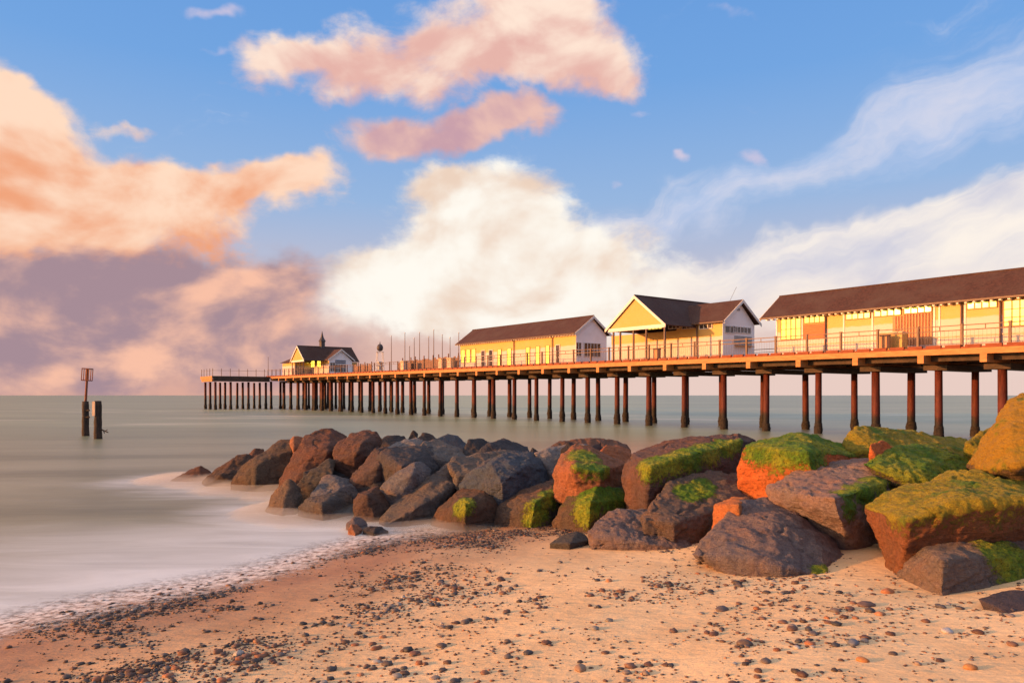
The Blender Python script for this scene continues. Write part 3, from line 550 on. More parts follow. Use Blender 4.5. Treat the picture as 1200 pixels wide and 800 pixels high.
# ------------------------------------------------------------------ pier frame: t runs along the pier away from us, w goes back from its front edge, h is height above the deck
DV = Vector((-618, 850, 0)).normalized(); QV = Vector((DV.y, -DV.x, 0))
Y0 = FP*CH/(.048*1171); PO = Vector(((1153-600)/FP*Y0, Y0, 0))
def dz(t): return 4.82+.00727*t
def PP(t, w, h): p = PO+DV*t+QV*w; return Vector((p.x, p.y, dz(t)+h))
def T(px, w):
    r = (px-600)/FP; return (r*(PO.y+w*QV.y)-PO.x-w*QV.x)/(DV.x-r*DV.y)
def Hh(py, t, w): return CH-(py-HY)/FP*(PO.y+DV.y*t+QV.y*w)-dz(t)
def Wat(px, t):       # how far back a point at pixel column px is on the cross line at t
    r = (px-600)/FP; return (r*(PO.y+DV.y*t)-PO.x-DV.x*t)/(QV.x-r*QV.y)
def PB(mb, t0, t1, w0, w1, h0, h1):
    return mb.hexa([PP(t, w, h) for h in (h0, h1) for t, w in ((t0, w0), (t1, w0), (t1, w1), (t0, w1))])
BAY = 3.63
TEND = T(312, 0); TBEG = -16.0
KS = [-3*BAY-.6, -2*BAY-.6, -BAY-.6, 0.0]+[T(1079.5, 0)+BAY*i for i in range(0, 31)]
PW = 8.7

pier = empty('pier', PP(0, 4, -4.8), 'long timber pier deck on rows of red brown piles running out to sea', 'pier')
def pb(name, mat, *boxes, parent=None):
    m = MB()
    for b in boxes: PB(m, *b)
    return m.build(name, mat, parent or pier)
pb('deck', M['deck'], (TBEG, TEND, .06, PW-.06, -.10, .0))
pb('platform', M['deck'], (T(852, 4.2), T(706, 1), PW-.05, 11.6, -.12, -.01)); pb('platform', M['deck'], (T(418, 4.2), T(338, 1), PW-.05, 11.6, -.12, -.01))
pb('fascia', M['fascia'], (TBEG, TEND, -.04, .055, -.29, .02)); pb('fascia', M['fascia'], (TBEG, TEND, PW-.05, PW+.05, -.35, .02))
for w in (.75, 2.9, 5.2, 7.6): pb('joist', M['darkbeam'], (TBEG, TEND, w, w+.22, -.60, -.105))
# kerb: short timber lengths with gaps
m = MB(); t = TBEG
while t < TEND: PB(m, t, min(t+.74, TEND), .0, .16, .03, .21); PB(m, t+.742, t+.948, .04, .14, .022, .11); t += .95
m.build('kerb', M['kerb'], pier)
proto = None
for k in KS:
    m = MB(); PB(m, k-.16, k+.16, -.08, PW+.1, -.72, -.295); m.build('crossbeam', M['fascia'] if True else None, pier)
    m = MB(); PB(m, k-.62, k+.62, 1.6, PW-1.3, -1.04, -.765); m.build('corbel', M['darkbeam'], pier)
# piles
def pile_proto():
    m = MB(); prof = [(.235, -8.2), (.23, -6), (.215, -3), (.205, -.0)]; m.lathe((0, 0, 0), prof, 14)
    o = m.build('pile', M['pile'], None, None, True); o.parent = pier
    g = MB(); pr = []
    for i in range(10): pr.append((.235+.05*math.sin(i/9*math.pi)**.5*(.5+.5*math.sin(i*2.3)**2)+.008, 0+i*.125-.4))
    vs = g; vs.lathe((0, 0, 0), pr, 12)
    q = g.build('marine_growth', M['growth'], None, None, True); q.parent = o
    for v in q.data.vertices: v.co.x *= 1+.16*noise.noise(v.co*5); v.co.y *= 1+.16*noise.noise(v.co*5+Vector((9, 0, 0)))
    return o, q
P0_, G0_ = pile_proto(); first = True; po = Vector(pier.location)
def place_pile(p, top, root, first_use=False, sc_=1.0, grow=0):
    if first_use: o, g = P0_, G0_
    else:
        o = P0_.copy(); link(o); g = G0_.copy(); link(g); g.parent = o
    o.parent = root; o.location = Vector((p.x, p.y, top))-Vector(root.location); o.scale = (sc_, sc_, 1); o.rotation_euler = (R(random.uniform(-.4, .4)), R(random.uniform(-.4, .4)), random.uniform(0, 6))
    g.location = (0, 0, -top+.12+random.uniform(-.25, .12)+grow); g.rotation_euler = (0, 0, random.uniform(0, 6)); g.scale = (1, 1, random.uniform(.8, 1.1))
    return o
for i, k in enumerate(KS):
    for w in (2.1, 6.6):
        p = PP(k+random.uniform(-.12, .12), w+random.uniform(-.12, .12), 0); place_pile(p, dz(k)-.77, pier, first, random.uniform(.92, 1.1)); first = False
    if T(418, 4) < k:           # more piles under the pavilion at the head
        p = PP(k, 10.2, 0); place_pile(p, dz(k)-.2, pier, False)
        p = PP(k+BAY/2, 2.6, 0); place_pile(p, dz(k)-.77, pier, False)
for k in (T(845, 4.2), T(790, 2), T(735, 1)): pb('bracket', M['darkbeam'], (k-.12, k+.12, PW-.5, 11.5, -.5, -.125))

# railing along the front edge and along the far edge
def railing(name, label, w, t0, t1, step, infill=True, hh=1.22):
    rt = empty(name, PP((t0+t1)/2, w, .2), label, 'railing', 'pier railings')
    n = int((t1-t0)/step); pm = None
    for i in range(n+1):
        t = t0+i*step
        if pm is None:
            m = MB(); PB(m, t-.055, t+.055, w-.06, w+.05, .0, hh+.04); PB(m, t-.075, t+.075, w-.08, w+.07, hh+.041, hh+.075); pm = m.build('post', M['rail'], rt); base = PP(t, w, 0)
        else:
            o = pm.copy(); link(o); o.location = PP(t, w, 0)-base
    m = MB(); PB(m, t0-.2, t1+.2, w-.02, w+.02, hh-.02, hh+.03); m.build('top_rail', M['rail'], rt)
    m = MB(); PB(m, t0-.2, t1+.2, w-.015, w+.015, hh-.25, hh-.215); m.build('middle_rail', M['rail'], rt)
    if infill:
        for i in range(n):
            ta, tb = t0+i*step+.08, t0+(i+1)*step-.08
            if ta > 62: break
            m = MB(); t = ta; PB(m, ta, tb, w-.008, w+.008, .18, .2); PB(m, ta, tb, w-.008, w+.008, hh-.27, hh-.252)
            while t < tb: PB(m, t-.0035, t+.0035, w-.0035, w+.0035, .2, hh-.27); t += .19
            m.build('wire_panel', M['ironwire'], rt)
        for i in range(n): m = MB(); t = t0+(i+.5)*step; PB(m, t-.02, t+.02, w-.012, w+.012, hh-.214, hh-.021); m.build('rail_spacer', M['rail'], rt)
    return rt
tp = T(1181.7, 0)
railing('pier_railing', 'brown post and wire railing along the near edge of the pier deck', .22, tp-4*2.19, TEND-.3, 2.19)
railing('pier_railing', 'plain two-bar railing along the far seaward edge of the pier deck', PW-.25, tp-4*2.19+.7, T(860, PW), 3.2, False, 1.05)

# ------------------------------------------------------------------ buildings on the pier
def wall_box(px0, px1, py0, py1, w, out=.03, depth=.06):
    t1, t0 = T(px0, w), T(px1, w); tm = (t0+t1)/2
    return t0, t1, Hh(py1, tm, w), Hh(py0, tm, w)
def window(root, px0, px1, py0, py1, w, nx, ny=1, lit=True, name='window', hfix=None):  # lit picks panes with the sunset reflection put in as emission
    t0, t1, h0, h1 = wall_box(px0, px1, py0, py1, w)
    if hfix: h0, h1 = hfix
    f = MB(); b = .05
    PB(f, t0-b, t1+b, w-.07, w-.003, h0-b, h0); PB(f, t0-b, t1+b, w-.07, w-.003, h1, h1+b); PB(f, t0-b, t0, w-.07, w-.003, h0, h1); PB(f, t1, t1+b, w-.07, w-.003, h0, h1)
    for i in range(1, nx): t = t0+(t1-t0)*i/nx; PB(f, t-.03, t+.03, w-.06, w-.003, h0, h1)
    for i in range(1, ny): h = h0+(h1-h0)*i/ny; PB(f, t0, t1, w-.055, w-.004, h-.022, h+.022)
    fr = f.build(name, M['frame'] if lit else M['white'], root)
    g = MB(); PB(g, t0+.002, t1-.002, w-.025, w-.006, h0+.002, h1-.002); g.build('pane', M['glowglass'] if lit else M['glass'], fr)
    return fr
def endwindow(root, t, w0, w1, h0, h1, nx, ny=1, lit=False, mat=None):     # on the end wall facing the shore
    f = MB(); b = .05
    PB(f, t-.07, t-.003, w0-b, w1+b, h0-b, h0); PB(f, t-.07, t-.003, w0-b, w1+b, h1, h1+b); PB(f, t-.07, t-.003, w0-b, w0, h0, h1); PB(f, t-.07, t-.003, w1, w1+b, h0, h1)
    for i in range(1, nx): w = w0+(w1-w0)*i/nx; PB(f, t-.06, t-.003, w-.03, w+.03, h0, h1)
    for i in range(1, ny): h = h0+(h1-h0)*i/ny; PB(f, t-.055, t-.004, w0, w1, h-.022, h+.022)
    fr = f.build('window', M['white'], root); g = MB(); PB(g, t-.025, t-.006, w0+.002, w1-.002, h0+.002, h1-.002); g.build('pane', mat or M['glass'], fr)
def downpipe(root, px, w, h1):
    m = MB(); t = T(px, w); m.tube(PP(t, w-.10, .0), PP(t, w-.10, h1-.28), .05, None, 8); m.tube(PP(t, w-.10, h1-.28), PP(t, w-.42, h1-.04), .05, None, 8); m.build('drainpipe', M['pipe'], root)
def slab(mb, a, b, c, d, th):      # roof slab under the quad a b c d (world points)
    n = (Vector(b)-Vector(a)).cross(Vector(d)-Vector(a)).normalized()
    if n.z < 0: n = -n
    mb.hexa([Vector(p)-n*th for p in (a, b, c, d)]+[Vector(p) for p in (a, b, c, d)])

def long_hall(root, tR, tL, we, he, wr, hr, ov, mat_end, right_gable=True):
    """gabled hall along the pier: eave at we, ridge at wr; tR near end, tL far end of the roof"""
    wb = 2*wr-we; ww = we+.38; hb = he-.10
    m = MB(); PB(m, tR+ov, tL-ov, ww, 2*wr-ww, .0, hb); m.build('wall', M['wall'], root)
    for tt, sgn in ((tR+ov, 1), (tL-ov, -1)):
        m = MB(); s0, s1 = (tt-.03*sgn, tt+.05*sgn)
        k = (hr-he)/(wr-we)
        p = [(ww, hb+.002), (2*wr-ww, hb+.002), (wr, hr-.1)]
        vs = [PP(s, w, h) for s in (s0, s1) for w, h in p]
        m.add(vs, [(0, 1, 2), (5, 4, 3), (0, 3, 4, 1), (1, 4, 5, 2), (2, 5, 3, 0)]); m.build('gable', mat_end, root)
    r = MB()
    slab(r, PP(tR, we, he), PP(tL, we, he), PP(tL, wr, hr), PP(tR, wr, hr), .10); slab(r, PP(tR, wb, he), PP(tL, wb, he), PP(tL, wr-.001, hr), PP(tR, wr-.001, hr), .10)
    rf = r.build('roof', M['roof'], root)
    c = MB(); c.tube(PP(tR, wr, hr-.01), PP(tL, wr, hr-.01), .07, None, 6); c.build('ridge_capping', M['roof'], rf)
    g = MB(); PB(g, tR, tL, we-.11, we-.004, he-.13, he-.03); g.build('gutter', M['pipe'], rf)
    e = MB(); t = tR+.3
    while t < tL-.2: PB(e, t, t+.12, we+.03, ww-.005, he-.21, he-.125); t += .42
    e.build('rafter_ends', M['wall_white'], rf)
    for tt in (tR, tL):           # white verge boards
        b = MB(); s = -.04 if tt == tR else .04; q0, q1 = (tt+s, tt-.2*s)
        for w0, w1 in ((we-.02, wr), (wb+.02, wr)):
            b.hexa([PP(q, w, h) for (w, h, dh) in ((0, 0, 0),) for q in ()] or [PP(q0, w0, he-.24), PP(q1, w0, he-.24), PP(q1, w1, hr-.26), PP(q0, w1, hr-.26), PP(q0, w0, he-.01), PP(q1, w0, he-.01), PP(q1, w1, hr-.02), PP(q0, w1, hr-.02)])
        b.build('verge_board', M['white'], rf)
    return ww, hb

# --- long hall at the right
we = 3.0; tL = T(891, we); he = Hh(372.5, tL, we); wr = we+2.27; hr = Hh(347, T(916.5, wr), wr)
h1 = empty('pier_hall', PP(0, 5, 0), 'longest pier building, dark tiled roof and window strips glowing with sunset reflection, cut off at the right edge', 'building', 'buildings on the pier')
ww, hb = long_hall(h1, -15.5, tL, we, he, wr, hr, 1.0, M['wall_white'])
def wd(px0, px1, py0, py1, nx, ny=1, lit=True, root=h1, w=None): return window(root, px0, px1, py0, py1, ww if w is None else w, nx, ny, lit)
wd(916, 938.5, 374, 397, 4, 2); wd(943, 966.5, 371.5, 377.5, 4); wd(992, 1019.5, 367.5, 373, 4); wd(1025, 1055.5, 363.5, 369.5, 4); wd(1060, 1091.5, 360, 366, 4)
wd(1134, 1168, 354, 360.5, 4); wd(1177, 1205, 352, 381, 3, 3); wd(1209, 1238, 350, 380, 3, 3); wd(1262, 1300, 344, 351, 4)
def panel(root, name, mat, px0, px1, py0, py1, w, out=.05):
    t0, t1, a, b = wall_box(px0, px1, py0, py1, w); m = MB(); PB(m, t0, t1, w-out, w-.004, a, b); return m.build(name, mat, root)
panel(h1, 'red_shutter', M['redpanel'], 941.5, 967, 379.5, 397, ww)
def slats(root, px0, px1, py0, py1, w):
    t0, t1, a, b = wall_box(px0, px1, py0, py1, w); m = MB(); t = t0
    while t < t1-.05: PB(m, t, t+.11, w-.07, w-.004, a, b); t += .17
    PB(m, t0, t1, w-.003, w-.001, a, b); return m.build('slatted_screen', M['slat'], root)
slats(h1, 1046, 1057, 370.5, 388, ww); slats(h1, 1057.8, 1092.5, 367.5, 404, ww)
for px in (968, 1127.5, 1173): downpipe(h1, px, ww, hb+.1)
for px in (910.5, 940.3, 989, 1022.5, 1095, 1101, 1131): t = T(px, ww); m = MB(); PB(m, t-.05, t+.05, ww-.035, ww-.002, .0, hb-.02); m.build('pilaster', M['white'], h1)
m = MB(); PB(m, -15, tL-1.05, ww-.05, ww-.003, .85, .93); m.build('dado_rail', M['paletimber'], h1)
# pale cabinet and brown bin against the rail
t1_, t0_ = T(1030.5, 1.3), T(1057, 1.3); c_ = empty('storage_cabinet', PP((t0_+t1_)/2, 1.6, 0), 'cream storage cabinet standing on the deck before the slatted screen', 'cabinet')
m = MB(); PB(m, t0_, t1_, 1.3, 1.95, .05, 1.12); m.build('cabinet_body', M['gable'], c_); m = MB(); PB(m, t0_-.04, t1_+.04, 1.25, 2.0, 1.121, 1.18); m.build('cabinet_lid', M['paletimber'], c_)
def bin_(px, label):
    w = .75; t = T(px, w); o = empty('litter_bin', PP(t, w, 0), label, 'bin', 'litter bins on the pier')
    m = MB(); PB(m, t-.2, t+.2, w-.2, w+.2, .25, .95); m.build('bin_body', M['slat'], o); m = MB(); PB(m, t-.23, t+.23, w-.23, w+.23, .951, 1.02); m.build('bin_lid', M['lead'], o); m = MB(); PB(m, t-.06, t+.06, w-.06, w+.06, .0, .249); m.build('bin_stand', M['lead'], o)
bin_(1037, 'brown litter bin before the cream storage cabinet'); bin_(770, 'brown litter bin under the yellow gable of the middle pavilion')

# --- long hall further left
we = 3.0; tR = T(674, we); he3 = Hh(389.6, tR, we); wr3 = Wat(696, tR); hr3 = Hh(369.6, tR, wr3); tL = T(534, we)
h3 = empty('pier_hall', PP((tR+tL)/2, 5, 0), 'long low pier building with tall narrow doors and a pale gable end facing the shore', 'building', 'buildings on the pier')
ww3, hb3 = long_hall(h3, tR, tL, we, he3, wr3, hr3, .35, M['wall_white'])
for px, lit in ((566.5, 0), (575.6, 0), (585.6, 1), (597, 1), (619, 1), (630.5, 1), (642, 1), (654, 0)):
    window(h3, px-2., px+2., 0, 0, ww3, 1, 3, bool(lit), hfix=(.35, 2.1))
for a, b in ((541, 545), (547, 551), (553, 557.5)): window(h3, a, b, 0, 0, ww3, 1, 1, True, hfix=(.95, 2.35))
for px in (603, 648): downpipe(h3, px, ww3, hb3+.1)
te = tR+.35; panel_end = MB(); PB(panel_end, te-.03, te+.02, ww3+.02, 2*wr3-ww3-.02, .0, hb3); panel_end.build('end_wall', M['wall_white'], h3)
te -= .03
endwindow(h3, te, Wat(684.5, te), Wat(703, te), 1.0, 2.2, 5, 2); endwindow(h3, te, Wat(675, te), Wat(680.5, te), 1.0, 2.2, 2, 2)

# --- gabled pavilions (middle one and the one at the pier head)
def pavilion(root, gx0, gx1, gapex, gy, wg, wwall, wing_px, wing_apex, wing_back, wing_y, depth, posts, wl):
    """a cross gable over an open porch facing the beach, a side wing with a gable facing the shore"""
    tl, tr = T(gx0, wg), T(gx1, wg); ta = T(gapex[0], wg); hg = (Hh(gy[0], tl, wg)+Hh(gy[1], tr, wg))/2; ha = Hh(gapex[1], ta, wg)
    ta = (tl+tr)/2
    # porch gable boarding
    def gable(w0, w1, name, mat):
        m = MB(); p = [(tl-.25, hg+.02), (tr+.25, hg+.02), (ta, ha-.16)]
        vs = [PP(t, w, h) for w in (w0, w1) for t, h in p]; m.add(vs, [(0, 1, 2), (5, 4, 3), (0, 3, 4, 1), (1, 4, 5, 2), (2, 5, 3, 0)]); m.build(name, mat, root)
    gable(wg+.12, wg+.2, 'gable', M['gable'])
    r = MB(); wE = wg+depth
    slab(r, PP(tr-.12, wg, hg-.06), PP(tr-.12, wE, hg-.06), PP(ta, wE, ha), PP(ta, wg, ha), .09); slab(r, PP(tl+.2, wg, hg-.10), PP(tl+.2, wE, hg-.10), PP(ta+.001, wE, ha), PP(ta+.001, wg, ha), .09)
    rf = r.build('roof', M['roof'], root)
    c = MB(); c.tube(PP(ta, wg, ha), PP(ta, wE, ha), .07, None, 6); c.build('ridge_capping', M['roof'], rf)
    b = MB()
    for t0 in (tr-.10, tl+.18):
        b.hexa([PP(t0, wg-.05, hg-.26), PP(t0, wg-.004, hg-.26), PP(ta, wg-.004, ha-.26), PP(ta, wg-.05, ha-.26), PP(t0, wg-.05, hg-.02), PP(t0, wg-.004, hg-.02), PP(ta, wg-.004, ha-.01), PP(ta, wg-.05, ha-.01)])
    b.build('verge_board', M['white'], rf)
    m = MB(); PB(m, tr+.1, tl-.1, wg+.06, wg+.24, hg-.26, hg+.015); m.build('porch_beam', M['white'], root)
    for px in posts: t = T(px, wg+.15); m = MB(); PB(m, t-.06, t+.06, wg+.09, wg+.21, .0, hg-.262); m.build('porch_post', M['pipe'], root)
    # main body and wing
    wtR = T(wing_px, wwall-.3); hw = Hh(wing_y, wtR, wwall-.3); wb = Wat(wing_back, wtR); wrd = (wwall-.3+wb)/2; hra = Hh(wing_apex, wtR, wrd)
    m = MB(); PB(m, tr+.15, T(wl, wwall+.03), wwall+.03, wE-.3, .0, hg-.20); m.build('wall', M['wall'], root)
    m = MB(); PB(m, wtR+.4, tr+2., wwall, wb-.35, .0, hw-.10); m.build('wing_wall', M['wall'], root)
    m = MB(); p = [(wwall+.02, hw-.098), (wb-.37, hw-.098), (wrd, hra-.12)]; vs = [PP(t, w, h) for t in (wtR+.36, wtR+.44) for w, h in p]
    m.add(vs, [(0, 1, 2), (5, 4, 3), (0, 3, 4, 1), (1, 4, 5, 2), (2, 5, 3, 0)]); m.build('gable', M['wall_white'], root)
    m = MB(); PB(m, wtR+.36, wtR+.42, wwall+.02, wb-.37, .0, hw-.1); m.build('end_wall', M['wall_white'], root)
    r = MB(); tj = ta-.2
    slab(r, PP(wtR, wwall-.3, hw), PP(tr+.6, wwall-.3, hw), PP(tj, wrd, hra), PP(wtR, wrd, hra), .09); slab(r, PP(wtR, wb, hw), PP(tr+.6, wb, hw), PP(tj, wrd-.001, hra), PP(wtR, wrd-.001, hra), .09)
    r2 = r.build('wing_roof', M['roof'], root)
    b = MB()
    for w0 in (wwall-.32, wb+.02):
        b.hexa([PP(wtR-.05, w0, hw-.24), PP(wtR-.004, w0, hw-.24), PP(wtR-.004, wrd, hra-.26), PP(wtR-.05, wrd, hra-.26), PP(wtR-.05, w0, hw-.01), PP(wtR-.004, w0, hw-.01), PP(wtR-.004, wrd, hra-.01), PP(wtR-.05, wrd, hra-.01)])
    b.build('verge_board', M['white'], r2)
    g = MB(); PB(g, wtR, tr+.3, wwall-.41, wwall-.302, hw-.13, hw-.03); g.build('gutter', M['pipe'], r2)
    return dict(tl=tl, tr=tr, ta=ta, hg=hg, ha=ha, wtR=wtR, hw=hw, wb=wb, wrd=wrd, hra=hra, wE=wE)
p2 = empty('pavilion', PP(T(780, 5), 5, 0), 'middle pier pavilion with a sunlit yellow gable over a posted porch', 'building', 'buildings on the pier')
q = pavilion(p2, 711, 779, (743.3, 346), (386.2, 378.8), .9, 4.5, 848.4, 350.7, 892, 375.2, 10.0, (719, 727, 742.5, 757.5, 779), 716.5)
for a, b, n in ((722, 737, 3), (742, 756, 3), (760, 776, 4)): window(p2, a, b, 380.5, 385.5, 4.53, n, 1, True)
for a, b, n in ((784, 797, 3), (800, 814, 3), (820.5, 834.5, 3)): window(p2, a, b, 380.2, 384.6, 4.5, n, 1, False)
te = q['wtR']+.36
endwindow(p2, te, 4.75, 5.9, 2.25, 2.72, 2); endwindow(p2, te, Wat(859, te), Wat(879, te), 2.32, 2.72, 5)
m = MB(); PB(m, te-.05, te-.004, Wat(860.5, te), Wat(880.5, te), 1.35, 2.05); m.build('serving_hatch', M['grey'], p2)
m = MB(); PB(m, te-.3, te-.004, Wat(860.5, te), Wat(880.5, te), 1.24, 1.30); m.build('hatch_shelf', M['slat'], p2)
m = MB(); w_ = q['wrd']; PB(m, te-.06, te-.004, w_-.3, w_+.05, q['hra']-.85, q['hra']-.65); m.build('gable_vent', M['grey'], p2)
downpipe(p2, 817.5, 4.5, q['hw']); 
m = MB(); m.tube(PP(T(851, 7), 7, q['hra']-.5), PP(T(863, 7), 7, q['hra']+1.1), .012, None, 5); m.build('aerial', M['lead'], p2)

p4 = empty('pavilion', PP(T(375, 5), 5, 0), 'far pavilion with a little spire at the seaward end of the pier', 'building', 'buildings on the pier')
q = pavilion(p4, 340.5, 356, (347.5, 405), (423.3, 421), .9, 4.5, 384.5, 408.8, 416, 421, 9.6, (342.5, 347, 351.5, 355.5), 342.)
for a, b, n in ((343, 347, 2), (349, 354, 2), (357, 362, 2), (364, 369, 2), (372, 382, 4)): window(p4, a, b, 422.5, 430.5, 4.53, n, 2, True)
te = q['wtR']+.36
endwindow(p4, te, 4.7, 5.5, .8, 2.2, 2, 2); m = MB(); PB(m, te-.06, te-.004, Wat(393, te), Wat(405, te), 2.1, 2.65); sg = m.build('sign_board', M['sign'], p4)
m = MB()
for i in range(9): w0 = Wat(393.6, te)+i*.2; PB(m, te-.066, te-.061, w0, w0+.11, 2.27, 2.47)
m.build('sign_lettering', M['white'], sg)
endwindow(p4, te, Wat(393, te), Wat(405, te), .7, 1.95, 4, 2)
# spire on the ridge
ts = q['ta']; wsp = Wat(377.5, ts); pw_ = PP(ts, wsp, 0); hs = q['ha']
m = MB(); m.lathe((pw_.x, pw_.y, dz(ts)+hs-.35), [(.48, 0), (.48, 1.15), (.6, 1.2), (.6, 1.3)], 8); sp_ = m.build('spire_turret', M['lead'], p4)
yy = pw_.y; topz = CH-(388-HY)/FP*yy; zb = dz(ts)+hs+.95
m = MB(); m.lathe((pw_.x, pw_.y, zb), [(.6, 0), (.28, .55), (.12, 1.2), (.03, topz-zb)], 8); m.build('spire', M['lead'], p4)
# hipped lean-to on the seaward side
t1_ = T(327.5, 1.2); m = MB(); h_l = Hh(425.4, t1_, 1.2)
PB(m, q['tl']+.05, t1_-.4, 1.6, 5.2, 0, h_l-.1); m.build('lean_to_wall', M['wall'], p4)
m = MB(); a_, b_, c_2, d_ = PP(q['tl'], 1.2, h_l), PP(t1_, 1.2, h_l), PP(t1_, 5.6, h_l), PP(q['tl'], 5.6, h_l); e_, f_ = PP(q['tl'], 2.8, h_l+1.35), PP(q['tl'], 4.0, h_l+1.35)
m.add([a_, b_, c_2, d_, e_, f_], [(0, 1, 4), (1, 2, 5, 4), (2, 3, 5), (0, 4, 5, 3), (0, 3, 2, 1)]); m.build('lean_to_roof', M['roof'], p4)

# ------------------------------------------------------------------ landing stage at the head
ls0 = PP(TEND+.2, 0, 0); NV = -QV
def LP(s, t, h): p = PO+DV*(TEND-2.2+t)-QV*s; return Vector((p.x, p.y, dz(TEND)+h-.03))
ls = empty('landing_stage', LP(5, 3, -5), 'dark sided landing stage jutting out at the seaward end of the pier', 'jetty')
def lb(name, mat, s0, s1, t0, t1, h0, h1, parent=ls):
    m = MB(); m.hexa([LP(s, t, h) for h in (h0, h1) for s, t in ((s0, t0), (s1, t0), (s1, t1), (s0, t1))]); return m.build(name, mat, parent)
LS, LT = 9.7, 8.0
lb('deck', M['deck'], .1, LS, .0, LT, -.12, .02); lb('fascia', M['darkbeam'], .1, LS-.1, -.12, -.005, -.85, .06); lb('fascia', M['fascia'], LS+.005, LS+.12, -.12, LT, -.42, .06); lb('fascia', M['fascia'], LS-.6, LS-.02, .3, LT-.3, -.85, -.43)  # shade painted in: side away from sun gets dark timber, sunlit end orange
for w in (.7, 2.4, 6.6, 9.9): place_pile(PP(TEND-.5, w, 0), dz(TEND)-.77, pier)
for s in (.6, 3.6, 6.6, 9.1):
    for t in (.5, 4.0, 7.4): place_pile(LP(s, t, 0), dz(TEND)-.95, ls, False, .95, .1)
rl = empty('stage_railing', LP(LS, LT/2, 0), 'thin post railing round the landing stage at the pier head', 'railing')
pp_ = None
for s, t in [(LS-.1, .2), (LS-.1, 2.2), (LS-.1, 4.2), (LS-.1, 6.2), (LS-.1, 7.9)]+[(LS-1.5-i*1.45, .15) for i in range(6)]:
    m = MB(); m.tube(LP(s, t, .02), LP(s, t, 1.35), .05, None, 6); m.build('post', M['rail'], rl)
m = MB(); m.tube(LP(LS-.1, .2, 1.0), LP(.6, .15, 1.0), .022, None, 5); m.tube(LP(LS-.1, .2, 1.0), LP(LS-.1, 7.9, 1.0), .022, None, 5); m.build('top_rail', M['rail'], rl)

# ------------------------------------------------------------------ clock tower, poles, windbreaks on the deck
w = 4.2; tq = T(445.3, w); pc = PP(tq, w, 0); sc_ = FP/pc.y
ct = empty('clock_tower', pc, 'slim pale lattice tower with a dark round clock head on the pier', 'tower')
zt = lambda py: CH-(py-HY)/FP*pc.y
m = MB(); hw = .5; zA, zB = pc.z, zt(412)
for sx in (-1, 1):
    for sy in (-1, 1): m.tube((pc.x+sx*hw, pc.y+sy*hw, zA), (pc.x+sx*hw*.75, pc.y+sy*hw*.75, zB), .06, None, 6)
for z0 in (zA+.5, zA+1.2, zB-.05):
    for sx, sy, ex, ey in ((-1, -1, 1, -1), (1, -1, 1, 1), (1, 1, -1, 1), (-1, 1, -1, -1)): m.tube((pc.x+sx*hw*.9, pc.y+sy*hw*.9, z0), (pc.x+ex*hw*.9, pc.y+ey*hw*.9, z0), .045, None, 6)
m.build('tower_frame', M['white'], ct)
m = MB(); m.lathe((pc.x, pc.y, zt(411.5)), [(.12, 0), (.36, .12), (.45, .42), (.43, .66), (.3, .92), (.08, 1.02), (.03, 1.35)], 14); m.build('clock_head', M['lead'], ct, None, True)
m = MB(); m.lathe((pc.x, pc.y, zA), [(.3, 0), (.3, 1.1), (.2, 1.15), (.2, 1.5), (.32, 1.55), (.32, 1.75)], 10); m.build('clock_works', M['grey'], ct)
poles = [(458.6, 394), (474.5, 390.5), (480, 406), (485.4, 396.5), (491.7, 390), (502.4, 395), (508.3, 387), (518.3, 393), (527.4, 396), (537.6, 390.5), (314.3, 418)]
plab = ['flagpole nearest to the clock tower on the pier', 'second flagpole from the clock tower', 'short lamp pole between the taller flagpoles', 'medium flagpole just right of the short lamp pole', 'tall flagpole right of the medium one', 'flagpole half way between clock tower and long hall', 'tallest flagpole on the pier', 'thick flagpole rising from a pale plinth', 'last free standing flagpole before the long hall', 'flagpole rising behind the far end of the long hall', 'lone thin mast by the landing stage']
for (px, py), lb_ in zip(poles, plab):
    w = 5.0 if px > 330 else 1.0; t = T(px, w); p = PP(t, w, 0); z1 = CH-(py-HY)/FP*p.y
    o = empty('flagpole', p, lb_, 'pole', 'flagpoles along the pier')
    m = MB(); m.tube((p.x, p.y, p.z+.3), (p.x, p.y, z1), .06, .035, 7); m.build('pole', M['ironwire'], o)
    m = MB(); m.lathe((p.x, p.y, p.z), [(.16, 0), (.14, .24), (.08, .31)], 8); m.build('pole_base', M['white'], o)
    m = MB(); m.lathe((p.x, p.y, z1-.02), [(.03, 0), (.075, .06), (.075, .1), (.02, .17)], 7); m.build('finial', M['white'], o)
def windbreak(px0, px1, w, hh, label):
    t0, t1 = T(px1, w), T(px0, w); o = empty('windbreak', PP((t0+t1)/2, w, 0), label, 'windbreak', 'slatted windbreaks on the pier')
    m = MB(); t = t0; 
    while t < t1: PB(m, t, t+.38, w, w+.05, .15, hh*random.uniform(.84, 1.04)); t += .42
    m.build('boards', M['screen'], o); m = MB(); PB(m, t0, t1, w+.051, w+.12, .6, .7); PB(m, t0, t1, w+.051, w+.12, 1.1, 1.2); m.build('batten', M['rail'], o); t = t0
    while t < t1: m = MB(); PB(m, t-.05, t+.05, w-.12, w-.005, 0, hh*1.22); m.build('post', M['screen'], o); t += 2.3
windbreak(416, 436, 4.0, 1.5, 'brown boarded windbreak between the far pavilion and the clock tower')
windbreak(467, 482, 4.0, 1.65, 'brown boarded windbreak right of the clock tower')
windbreak(483, 508, 4.4, 1.75, 'long brown boarded windbreak in the middle of the flagpoles')
windbreak(509, 538, 4.0, 1.75, 'brown boarded windbreak beside the long hall')
